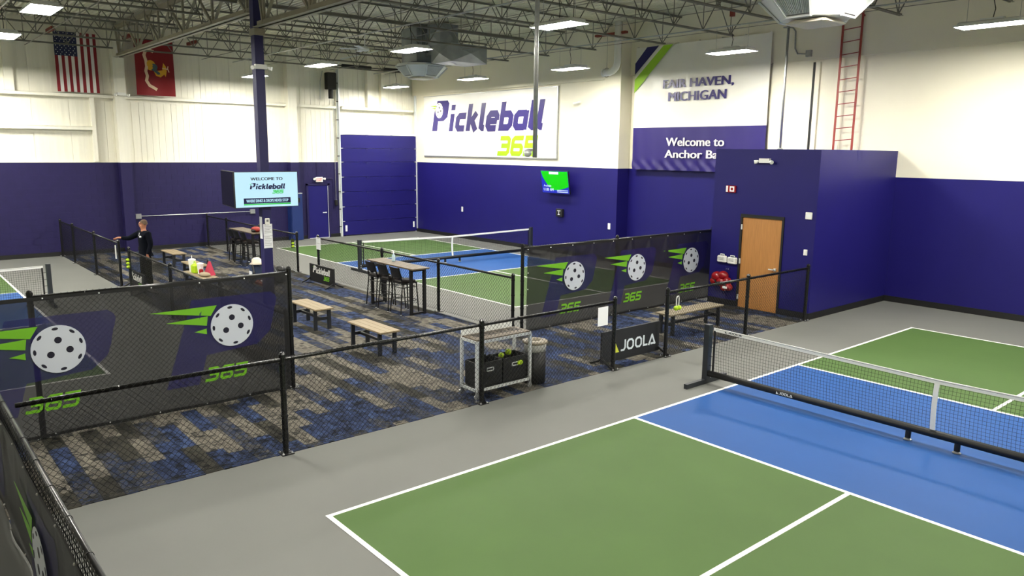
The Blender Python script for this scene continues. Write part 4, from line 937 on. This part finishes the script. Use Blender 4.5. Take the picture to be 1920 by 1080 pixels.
# ------------------------------------------------------------------ benches
def bench(x, y, label, rz=0, L=1.2, W_=.4, H_=.45):
    t = thing('bench', (0, 0, 0), label, 'bench', 'plank benches with dark legs')
    for k in range(3): MB().bev(-L/2, L/2, -W_/2+k*W_/3+.003, -W_/2+(k+1)*W_/3-.003, H_-.03, H_, .004).build('plank', M_bench if rz == 0 else M_benchY, t)
    for sx in (-1, 1):
        for sy_ in (-1, 1): MB().box(sx*(L/2-.12)-.02, sx*(L/2-.12)+.02, sy_*(W_/2-.05)-.035, sy_*(W_/2-.05)+.035, 0, H_-.03).build('leg', M_darkm, t)
        MB().box(sx*(L/2-.12)-.015, sx*(L/2-.12)+.015, -W_/2+.06, W_/2-.06, .2, .26).build('cross_rail', M_darkm, t)
        MB().box(sx*(L/2-.12)-.02, sx*(L/2-.12)+.02, -W_/2+.02, W_/2-.02, H_-.06, H_-.03).build('top_rail', M_darkm, t)
    MB().box(-L/2+.12, L/2-.12, -.025, .025, .205, .25).build('stretcher', M_darkm, t)
    t.location = (x, y, 0); t.rotation_euler = (0, 0, rz); return t
bench(-5.34, 3.64, 'plank bench standing alone on the carpet left of the cart, nearer one')
bench(-7.8, 3.62, 'plank bench on the carpet just right of the left pickleball banner')
bench(-2.77, 9.55, 'plank bench behind the near fence left of the wooden door', PI/2, 1.75)
bench(-17.75, 3.9, 'farthest plank bench, right behind the man')
bench(-14.9, 3.62, 'plank bench behind the cups and bottles, seen over the low fence')
bench(-12.85, 3.12, 'mostly hidden plank bench carrying the cups and the pink bag', 0, 1.75)

# ------------------------------------------------------------------ bar tables and stools
def bar_table(x, y, label, L=1.95, W_=.46, H_=1.05):
    t = thing('bar_table', (x, y, 0), label, 'table', 'long bar tables')
    for k in range(4): MB().bev(x-L/2, x+L/2, y-W_/2+k*W_/4+.002, y-W_/2+(k+1)*W_/4-.002, H_-.03, H_, .004).build('plank', M_tab, t)
    for sx in (-1, 1):
        xe = x+sx*(L/2-.14)
        for sy_ in (-1, 1): MB().box(xe-.03, xe+.03, y+sy_*(W_/2-.06)-.03, y+sy_*(W_/2-.06)+.03, 0, H_-.03).build('leg', M_blackm, t)
        MB().box(xe-.02, xe+.02, y-W_/2+.09, y+W_/2-.09, .02, .06).build('foot_rail', M_blackm, t)
        MB().box(xe-.02, xe+.02, y-W_/2+.09, y+W_/2-.09, H_-.08, H_-.03).build('top_rail', M_blackm, t)
    MB().box(x-L/2+.16, x+L/2-.16, y-.02, y+.02, H_-.08, H_-.03).build('apron', M_blackm, t)
    return t
bar_table(-8.2, 5.93, 'long bar table with a spray bottle, along the middle court fence')
bar_table(-17.0, 5.93, 'far bar table partly behind the navy column')
def stool(x, y, label, grp):
    t = thing('bar_stool', (0, 0, 0), label, 'stool', grp)
    MB().bev(-.2, .2, -.19, .19, .71, .76, .03).build('seat_pad', M_seat, t); MB().box(-.21, .21, -.2, .2, .69, .71).build('seat_frame', M_blackm, t)
    for sx in (-1, 1):
        MB().tube([(sx*.22, -.25, 0), (sx*.19, -.18, .7), (sx*.185, -.22, .9), (sx*.185, -.27, 1.06)], .014, 8).build('leg', M_blackm, t)
        MB().tube([(sx*.22, .22, 0), (sx*.19, .18, .7)], .014, 8).build('leg', M_blackm, t)
    b_ = MB(); n = 6
    V = []
    for z, yb_ in ((.82, -.205), (1.05, -.268)):
        for i in range(n+1): xx = -.18+.36*i/n; V.append((xx, yb_-.02*math.cos(xx*8), z))
    V2 = [(a, b-.012, c) for a, b, c in V]; V += V2; m1 = n+1
    F = [(i, i+1, m1+i+1, m1+i) for i in range(n)]+[(2*m1+i, 3*m1+i, 3*m1+i+1, 2*m1+i+1) for i in range(n)]+[(m1+i, m1+i+1, 3*m1+i+1, 3*m1+i) for i in range(n)]+[(i, 2*m1+i, 2*m1+i+1, i+1) for i in range(n)]
    b_.add(V, F); b_.build('backrest', M_blackm, t)
    for z, e in ((.3, .21), (.6, .197)):
        ring = [(e*.98*math.copysign(min(1, abs(1.25*math.cos(a))), math.cos(a)), e*math.copysign(min(1, abs(1.25*math.sin(a))), math.sin(a)), z) for a in [2*PI*k/24 for k in range(25)]]
        MB().tube(ring, .009, 6, caps=False).build('foot_ring' if z < .5 else 'brace_ring', M_blackm, t)
    m_ = MB()
    for sx in (-1, 1):
        m_.lathe((sx*.22, -.25, 0), [(.018, 0), (.018, .015)], 8).lathe((sx*.22, .22, 0), [(.018, 0), (.018, .015)], 8)
    m_.build('foot_glides', M_wplast, t, 'stuff'); t.location = (x, y, 0); return t
g1 = 'black bar stools tucked under the near bar table'; s0 = stool(-8.8, 5.83, 'left one of three black bar stools at the nearer bar table', g1)
dup(s0, (-8.24, 5.81, 0), 'middle one of three black bar stools at the nearer bar table'); dup(s0, (-7.72, 5.82, 0), 'right one of three black bar stools at the nearer bar table')
g2 = 'black bar stools at the far bar table'
for x, l in ((-17.55, 'leftmost bar stool at the far bar table'), (-17.05, 'second bar stool from the left at the far bar table'), (-16.5, 'third bar stool from the left at the far bar table, beside the column')):
    s_ = dup(s0, (x, 5.83, 0), l); s_['group'] = g2
t = thing('spray_bottle', (-8.5, 6.02, 1.05), 'pale blue spray bottle standing on the nearer bar table', 'bottle')
MB().lathe((-8.5, 6.02, 1.05), [(.04, 0), (.042, .02), (.042, .13), (.016, .17), (.014, .19)], 14).build('bottle', M_cyan, t, smooth=True); MB().lathe((-8.5, 6.02, 1.24), [(.018, 0), (.018, .025)], 10).bar((-8.5, 6.02, 1.28), (-8.55, 6.0, 1.29), .022, .03).bar((-8.54, 6.0, 1.27), (-8.545, 6.0, 1.24), .008, .012).build('trigger_head', M_wplast, t)
t = thing('paddle_bag', (-16.35, 5.95, 1.05), 'red and black paddle bag lying on the far bar table', 'bag'); MB().ball((-16.35, 5.95, 1.13), .2, 14, 8, (1.1, .7, .42)).build('body', mat('dull_red_fabric', (150, 44, 36), .7), t, smooth=True); MB().ball((-16.3, 5.85, 1.1), .12, 10, 6, (1, .6, .4)).build('pocket', M_blackm, t)

# ------------------------------------------------------------------ floor sign boards
def board(label, p, ux, W_, z0, z1, m, art, lean=0):
    f = frame((p[0], p[1], 0), ux, Z); t = thing('floor_sign', tuple(f(W_/2, 0, 0)), label, 'sign', 'fabric court divider signs')
    m_ = MB(); m_.add([f(*q) for q in ((0,z0,-.02),(W_,z0,-.02),(W_,z1,-.02),(0,z1,-.02),(0,z0,.02),(W_,z0,.02),(W_,z1,.02),(0,z1,.02))], [(0,3,2,1),(4,5,6,7),(0,1,5,4),(1,2,6,5),(2,3,7,6),(3,0,4,7)]); m_.build('panel', m, t)
    for s in (.02, W_-.02): MB().tube([f(s, .02, -.26), f(s, .08, -.1), f(s, .14, 0), f(s, .08, .1), f(s, .02, .26)], .022, 8).build('foot', M_blackm, t)
    art(t, f); return t
def a_joola(t, f):
    m_, tr = MB(), MB(); joola(m_, f, .28, .2, 1.12, .2, tr, .021, .002); m_.build('lettering', mat('pale_sign_print', (214, 224, 232), .5), t); tr.build('triangle_mark', mat('yellow_sign_print', (206, 212, 70), .5), t)
board('low charcoal sign with pale lettering in the gap of the near fence', (-1.98, 6.06), Y, 1.5, .06, .6, M_signb, a_joola)
def a_pb(t, f): logo(f, .2, .3, 1.0, .19, M_wplast, M_mg, M_wplast, M_signk, t, .021)
board('low black sign with pale wordmark and green numerals, left of the bar stools', (-12.7, 5.95), X, 1.38, .05, .52, M_signk, a_pb)
board('low black sign with white lettering at the feet of the man', (-14.62, 1.88), X, 1.38, .05, .5, M_signk, lambda t, f: logo(f, .2, .28, 1.0, .19, M_wplast, M_mg, M_wplast, M_signk, t, .021))

# ------------------------------------------------------------------ aluminium cart and its bins
cX0, cX1, cY0, cY1, cH = -2.27, -1.9, 3.36, 4.38, .86
t = thing('equipment_cart', ((cX0+cX1)/2, (cY0+cY1)/2, 0), 'open aluminium profile cart on castors behind the near fence', 'cart')
for x in (cX0, cX1):
    for y in (cY0, cY1): MB().box(x-.02, x+.02, y-.02, y+.02, .12, cH).build('upright', M_alu, t)
for z in (.14, cH):
    for x in (cX0, cX1): MB().box(x-.02, x+.02, cY0, cY1, z-.02, z+.02).build('long_rail', M_alu, t)
    for y in (cY0, cY1): MB().box(cX0, cX1, y-.02, y+.02, z-.02, z+.02).build('end_rail', M_alu, t)
MB().box(cX0, cX1, cY0, cY1, cH+.02, cH+.035).build('top_shelf', M_tab, t)
m_ = MB()
for k in range(4):
    for j in range(5): m_.box(cX0+.06+j*.035, cX0+.075+j*.035, cY0+.12+k*.22, cY0+.3+k*.22, cH+.035, cH+.038)
m_.build('shelf_slots', M_blackm, t, 'stuff')
MB().box(cX0-.02, cX0, cY0, cY1-.05, cH+.035, cH+.16).build('back_panel', M_wmet, t)
MB().box(cX0, cX1, cY0, cY1, .16, .17).build('bottom_shelf', M_blackm, t)
for x in (cX0, cX1):
    for y in (cY0, cY1): w_ = MB(); w_.tube([(x-.012, y, .045), (x+.012, y, .045)], .045, 14); w_.bar((x, y, .12), (x, y, .05), .03, .05); w_.build('castor', M_wmet if (x+y) % 1 > .5 else M_galv, t)
for k, (y0, y1) in enumerate(((cY0+.04, cY0+.5), (cY0+.52, cY1-.03))):
    t = thing('fabric_bin', ((cX0+cX1)/2, (y0+y1)/2, .17), ('left' if k == 0 else 'right')+' one of the two black fabric bins on the cart', 'bin', 'fabric bins on the cart')
    x0, x1 = cX0+.03, cX1-.03; zt = .53
    MB().box(x0, x1, y0, y1, .172, .18).box(x0, x0+.01, y0, y1, .18, zt).box(x1-.01, x1, y0, y1, .18, zt).box(x0+.01, x1-.01, y0, y0+.01, .18, zt).box(x0+.01, x1-.01, y1-.01, y1, .18, zt).build('walls', M_signk, t)
    MB().box(x1, x1+.006, (y0+y1)/2-.07, (y0+y1)/2+.07, .43, .445).box(x1, x1+.006, (y0+y1)/2-.07, (y0+y1)/2+.07, .385, .4).box(x1, x1+.006, (y0+y1)/2-.07, (y0+y1)/2-.055, .385, .445).box(x1, x1+.006, (y0+y1)/2+.055, (y0+y1)/2+.07, .385, .445).build('handle_frame', M_alu, t)
def wiffle(x, y, z, label, r=.037, grp='lime pickleballs', m=None):
    o = MB().ball((x, y, z), r, 14, 9).build('pickleball', m or M_lime, smooth=True)
    for v in o.data.vertices: v.co -= Vector((x, y, z))
    o.location = (x, y, z); tag(o, label, 'ball', grp)
    h_ = MB()
    for k in range(14):
        a = k*2.4; zz_ = 1-2*(k+.5)/14; rr = math.sqrt(1-zz_*zz_); d = Vector((rr*math.cos(a), rr*math.sin(a), zz_)); h_.tube([Vector((x, y, z))+d*r*.97, Vector((x, y, z))+d*r*1.015], r*.16, 8)
    h_.build('holes', M_hole, o, 'stuff'); return o
wiffle(-2.08, 4.1, .57, 'lime pickleball on top of the right bin in the cart', .05)
wiffle(-2.1, 3.98, .53, 'lime pickleball lower in the right bin in the cart', .045)
t = thing('paddle_grip', (-2.1, 3.8, .5), 'dark paddle grips sticking out of the left bin in the cart', 'paddle')
for k in range(4): MB().tube([(-2.18+.04*k, 3.58+.06*k, .4), (-2.15+.04*k, 3.61+.06*k, .6)], .018, 8).build('grip', M_char, t)
t = thing('bin_label', (cX1, 4.2, .42), 'lime tag clipped on the front of the right bin', 'tag'); MB().ball((cX1-.018, 4.2, .42), .05, 10, 6, (.25, 1.2, .8)).build('tag', M_lime, t)
t = thing('trash_can', (-2.05, 4.62, 0), 'round dark trash can with a pale rim beside the cart', 'trash can')
MB().lathe((-2.05, 4.62, 0), [(.16, 0), (.17, .02), (.17, .52)], 28).build('body', M_blackm, t, smooth=True)
MB().lathe((-2.05, 4.62, .52), [(.173, 0), (.175, .1), (.17, .12)], 28).build('liner_band', mat('clear_liner', (200, 200, 196), .35), t, smooth=True)
m_ = MB(); n = 28; V = []
for r, z in ((.17, .63), (.2, .65), (.2, .675), (.1, .69), (.09, .64)):
    for k in range(n): a = 2*PI*k/n; V.append((-2.05+r*math.cos(a), 4.62+r*math.sin(a), z))
m_.add(V, [(i*n+k, i*n+(k+1) % n, (i+1)*n+(k+1) % n, (i+1)*n+k) for i in range(4) for k in range(n)]); m_.build('lid_ring', mat('tan_rim', (150, 140, 122), .5), t, smooth=True)

# ------------------------------------------------------------------ ball tubes on the fences
def ball_tube(x, y, z0, label, n=3, hang=False, m=None):
    t = thing('ball_tube', (x, y, z0), label, 'ball tube', 'pickleball tubes on fence posts')
    if hang:
        MB().tube([(x-.0, y-.035, z0+.06), (x, y-.035, z0+.2), (x, y-.02, z0+.24), (x, y+.02, z0+.24), (x, y+.035, z0+.2), (x, y+.035, z0+.06)], .009, 8).build('loop', M_wplast, t)
        for d in (-.04, .045): MB().ball((x+.0, y+d, z0+.03), .045, 12, 8).build('ball', M_lime, t, smooth=True)
    else:
        MB().lathe((x, y, z0), [(.044, 0), (.044, .26)], 14).build('tube', mat('smoky_tube', (60, 66, 40), .2), t)
        for k in range(n): MB().ball((x+.018, y, z0+.05+.085*k), .042, 12, 8).build('ball', M_lime, t, smooth=True)
    return t
ball_tube(XF+.07, 7.68, .84, 'lime ball loop hanging on the near fence post right of the charcoal sign', hang=True)
ball_tube(-13.38, 1.56, .68, 'lime ball tube on the fence post right of the man', 3)
ball_tube(-14.57, 6.31, .72, 'dark ball tube with lime balls on the end post of the far fence', 2)
t = thing('gate_latch', (-14.77, 1.7, 1.2), 'metal latch on the gate post under the hand of the man', 'latch'); MB().bar((-14.87, 1.68, 1.21), (-14.72, 1.68, 1.23), .03, .03).build('bar', M_galv, t); MB().tube([(-14.82, 1.64, .75), (-14.82, 1.64, 1.1)], .016, 6).build('drop_rod', M_wplast, t)

# ------------------------------------------------------------------ things on and by the hidden bench
def cup(x, y, z, h, r, m, label, lid=True, straw=False, name='drink_cup', cat='cup'):
    t = thing(name, (x, y, z), label, cat); MB().lathe((x, y, z), [(r*.8, 0), (r, h*.85), (r, h)], 16).build('body', m, t, smooth=False)
    if lid: MB().lathe((x, y, z+h), [(r*1.08, 0), (r*1.08, .02), (r*.6, .04)], 16).build('lid', M_wplast, t)
    if straw: MB().tube([(x, y, z+h), (x+.01, y, z+h+.12)], .008, 6).build('straw', M_wplast, t)
    return t
cup(-13.45, 3.08, .45, .3, .085, M_wplast, 'tall white cup with a straw at the left end of the hidden bench', straw=True)
t = thing('lime_bag', (-13.23, 3.1, .45), 'bright lime fabric lunch bag between the two white cups', 'bag'); MB().bev(-13.35, -13.12, 3.0, 3.16, .45, .68, .04).build('body', M_lime, t); MB().tube([(-13.3, 3.08, .68), (-13.27, 3.08, .74), (-13.2, 3.08, .74), (-13.17, 3.08, .68)], .012, 6).build('handle', M_lime, t)
cup(-13.02, 3.14, .45, .24, .075, M_wplast, 'shorter white tumbler right of the lime bag')
t = thing('pink_bag', (-12.77, 3.25, .45), 'pink triangular sling bag leaning up right of the cups', 'bag')
m_ = MB(); m_.add([(-12.95, 3.2, .45), (-12.57, 3.2, .45), (-12.71, 3.26, .78), (-12.77, 3.26, .78), (-12.95, 3.36, .45), (-12.57, 3.36, .45), (-12.71, 3.3, .78), (-12.77, 3.3, .78)], [(0,1,2,3),(5,4,7,6),(4,0,3,7),(1,5,6,2),(3,2,6,7),(0,4,5,1)]); m_.build('body', M_pink, t)
MB().tube([(-12.77, 3.28, .78), (-12.9, 3.3, .82), (-12.97, 3.3, .72), (-12.91, 3.3, .6)], .016, 6).build('strap', M_blackm, t)
t = thing('red_bottle', (-12.85, 3.1, .45), 'small red bottle in front of the pink bag', 'bottle'); MB().lathe((-12.85, 3.1, .45), [(.05, 0), (.05, .12), (.03, .15)], 12).build('body', M_red, t); MB().lathe((-12.85, 3.1, .6), [(.03, 0), (.03, .03)], 10).build('cap', M_wplast, t)
t = thing('tan_towel', (-12.55, 3.1, .45), 'crumpled tan towel at the right end of the hidden bench', 'towel'); MB().ball((-12.6, 3.1, .49), .16, 14, 8, (1.3, .8, .35)).build('cloth', mat('tan_cloth', (150, 136, 112), .9), t, smooth=True)
# bags and cap by the column
t = thing('sports_bag', (-13.25, 5.2, 0), 'black sports bag lying on the carpet right of the navy column', 'bag')
m_ = MB()
for dx, dy, dz, r in ((-.3, 0, .16, .2), (0, .05, .22, .26), (.3, 0, .16, .2), (.1, .1, .34, .16), (-.2, .1, .3, .13)): m_.ball((-13.25+dx, 5.2+dy, dz), r, 14, 8, (1.1, .8, .75))
m_.build('body', M_blackm, t, smooth=True); MB().tube([(-13.5, 5.1, .3), (-13.3, 5.05, .52), (-13.1, 5.05, .5), (-12.95, 5.1, .3)], .02, 6).build('strap', M_char, t)
t = thing('backpack', (-13.55, 4.75, 0), 'upright navy and white backpack just right of the navy column', 'bag')
MB().bev(-13.75, -13.4, 4.65, 4.9, .0, .5, .06).build('body', mat('navy_bag_fabric', (40, 56, 84), .7), t); MB().tube([(-13.4, 4.62, .5), (-13.3, 4.62, .3), (-13.4, 4.62, .1)], .025, 6).build('strap', M_blackm, t); MB().box(-13.7, -13.5, 4.64, 4.65, .12, .3).build('white_patch', M_paper, t)
t = thing('white_cap', (-13.5, 4.8, .5), 'cream bucket hat resting on top of the navy backpack', 'hat'); MB().lathe((-13.5, 4.78, .5), [(.19, 0), (.13, .05), (.12, .13), (.07, .17), (.01, .18)], 16).build('crown', mat('cream_cloth', (236, 226, 206), .8), t, smooth=True)
t = thing('red_mat', (-12.9, 4.75, 0), 'long rust red bag on the carpet in front of the black sports bag', 'bag'); MB().bev(-13.3, -12.5, 4.62, 4.82, .0, .1, .03).build('body', mat('rust_fabric', (140, 62, 44), .8), t); MB().lathe((-13.0, 4.7, .1), [(.03, 0), (.03, .02)], 10).build('button', M_paper, t)

# ------------------------------------------------------------------ the man at the gate
def skin(name, V, E, R, m, parent=None, root=0, sub=2):
    me = bpy.data.meshes.new(name); off = parent.location if parent else Vector((0, 0, 0)); me.from_pydata([tuple(Vector(v)-off) for v in V], E, []); me.materials.append(m)
    o = bpy.data.objects.new(name, me); COL.objects.link(o)
    if parent: o.parent = parent
    sk = o.modifiers.new('skin', 'SKIN'); sk.use_smooth_shade = True
    for i, r in enumerate(R):
        rr = r if isinstance(r, tuple) else (r, r); me.skin_vertices[0].data[i].radius = rr
        me.skin_vertices[0].data[i].use_root = (i == root)
    ss = o.modifiers.new('sub', 'SUBSURF'); ss.levels = sub; ss.render_levels = sub
    return o
PB = Vector((-14.25, 2.2, 0)); pf = Vector((.2, -.98, 0)); pr_ = Vector((-.98, -.2, 0))
B = lambda r, f, z: PB+pr_*r+pf*f+Vector((0, 0, z))
hf = Vector((-.72, -.69, 0)); hr = Vector((-.69, .72, 0))     # head turned to his right
Hd = lambda r, f, z: B(0, .0, 0)+hr*r+hf*f+Vector((0, 0, z))
man = thing('person', tuple(PB), 'man in navy pullover and glasses standing with one hand on a gate post', 'person')
hand = Vector((-14.84, 1.68, 1.27)); sh = B(.19, 0, 1.43); el = B(.42, .2, 1.27); wr_ = hand+Vector((.12, .04, .03))
V = [B(0, 0, .96), B(0, 0, 1.15), B(0, .0, 1.36), B(0, 0, 1.47), Hd(0, .01, 1.54), Hd(0, .03, 1.6), Hd(0, .02, 1.68), Hd(0, -.0, 1.735),
     B(.19, 0, 1.42), el, wr_, hand, B(-.19, 0, 1.42), B(-.25, -.03, 1.16), B(-.24, .06, .93), B(-.235, .08, .86),
     B(.1, 0, .9), B(.12, .02, .5), B(.13, -.01, .09), B(.14, .1, .04), B(-.1, 0, .9), B(-.12, .02, .5), B(-.13, -.01, .09), B(-.14, .1, .04),
     Hd(0, .115, 1.635), Hd(.078, -.005, 1.64), Hd(-.078, -.005, 1.64)]
E_ = [(0, 1), (1, 2), (2, 3), (3, 4), (4, 5), (5, 6), (6, 7), (2, 8), (8, 9), (9, 10), (10, 11), (2, 12), (12, 13), (13, 14), (14, 15), (0, 16), (16, 17), (17, 18), (18, 19), (0, 20), (20, 21), (21, 22), (22, 23), (5, 24), (5, 25), (5, 26)]
R_ = [(.12, .1), (.12, .1), (.13, .1), .055, .056, (.072, .085), (.076, .092), (.06, .07), .05, .038, .026, (.035, .02), .05, .038, .026, (.03, .02), .075, .05, .035, .03, .075, .05, .035, .03, .014, .012, .012]
def fingers(h, d, side, down):
    d = d.normalized(); side = side.normalized()
    for k, l in ((-1.5, .065), (-.5, .078), (.5, .074), (1.5, .058)):
        a = h+side*k*.018+d*.02; i = len(V); V.extend([a, a+d*l*.55, a+d*l*.8+down*l*.45]); R_.extend([.0095, .0085, .0075]); E_.extend([(i, i+1), (i+1, i+2)])
        E_.append((11 if h is hand else 15, i))
    i = len(V); a = h-side*.03; V.extend([a-side*.005, a-side*.02+d*.035]); R_.extend([.011, .009]); E_.extend([(11 if h is hand else 15, i), (i, i+1)])
fingers(hand, (hand-wr_), Vector((0, 1, 0)), Vector((0, 0, -1)))
fingers(V[15], Vector((0, 0, -1)), pf, pr_*1.0)
body = skin('body', V, E_, R_, M_skin, man, 0, 2)
skin('pullover', [B(0, 0, .88), B(0, 0, 1.02), B(0, 0, 1.2), B(0, 0, 1.38), B(0, 0, 1.47), B(.19, 0, 1.42), el, wr_+(el-wr_)*.15, B(-.19, 0, 1.42), B(-.255, -.03, 1.16), B(-.245, .07, .9)],
     [(0, 1), (1, 2), (2, 3), (3, 4), (3, 5), (5, 6), (6, 7), (3, 8), (8, 9), (9, 10)], [(.18, .14), (.185, .15), (.185, .15), (.19, .135), (.075, .075), .088, .064, .046, .088, .066, .05], M_navycloth, man, 1, 2)
skin('trousers', [B(0, 0, .96), B(0, 0, .86), B(.1, 0, .8), B(.125, .02, .48), B(.135, -.01, .1), B(-.1, 0, .8), B(-.125, .02, .48), B(-.135, -.01, .1)],
     [(0, 1), (1, 2), (2, 3), (3, 4), (1, 5), (5, 6), (6, 7)], [(.16, .125), (.16, .13), .112, .088, .075, .112, .088, .075], M_pants, man, 1, 2)
for s in (-1, 1):
    skin('shoe', [B(s*.14, -.06, .05), B(s*.14, .06, .055), B(s*.145, .18, .04)], [(0, 1), (1, 2)], [(.045, .045), (.05, .045), (.04, .035)], M_blackm, man, 1, 2)
m_ = MB(); n = 14; V_ = []
for j in range(5):
    th = j/4*1.25
    for k in range(n):
        a = 2*PI*k/n; q = Hd(.088*math.sin(th)*math.cos(a), -.012+.106*math.sin(th)*math.sin(a), 1.665+.112*math.cos(th)+(-.05 if math.sin(a) < -.2 and j == 4 else 0)); V_.append(q)
m_.add(V_, [(j*n+k, j*n+(k+1) % n, (j+1)*n+(k+1) % n, (j+1)*n+k) for j in range(4) for k in range(n)]); m_.build('hair', M_hair, man, smooth=True)
g = MB()
for s in (-1, 1): g.tube([Hd(s*.035+.024*math.cos(a), .1, 1.66+.018*math.sin(a)) for a in [2*PI*k/10 for k in range(11)]], .004, 5).tube([Hd(s*.06, .098, 1.665), Hd(s*.082, 0, 1.665)], .004, 5)
g.tube([Hd(-.01, .104, 1.664), Hd(.01, .104, 1.664)], .004, 5); g.build('glasses', M_blackm, man)
MB().ball(Hd(.033, .086, 1.66), .011, 8, 5).ball(Hd(-.033, .086, 1.66), .011, 8, 5).build('eyes', M_hole, man)
MB().bar(Hd(-.022, .094, 1.583), Hd(.022, .094, 1.583), .008, .008).build('mouth', mat('lips', (160, 96, 84), .5), man)
lf = frame(B(-.02, .128, 1.33), -pr_, Z); m_ = MB(); m_.poly(lf, [(0, 0), (.1, .005), (.12, .03), (.06, .05), (.02, .04)], .012, .003); m_.build('chest_logo', M_paper, man)
MB().bar(B(.03, .1, 1.44), B(.02, .13, 1.36), .01, .01).build('zip_pull', M_rod, man)
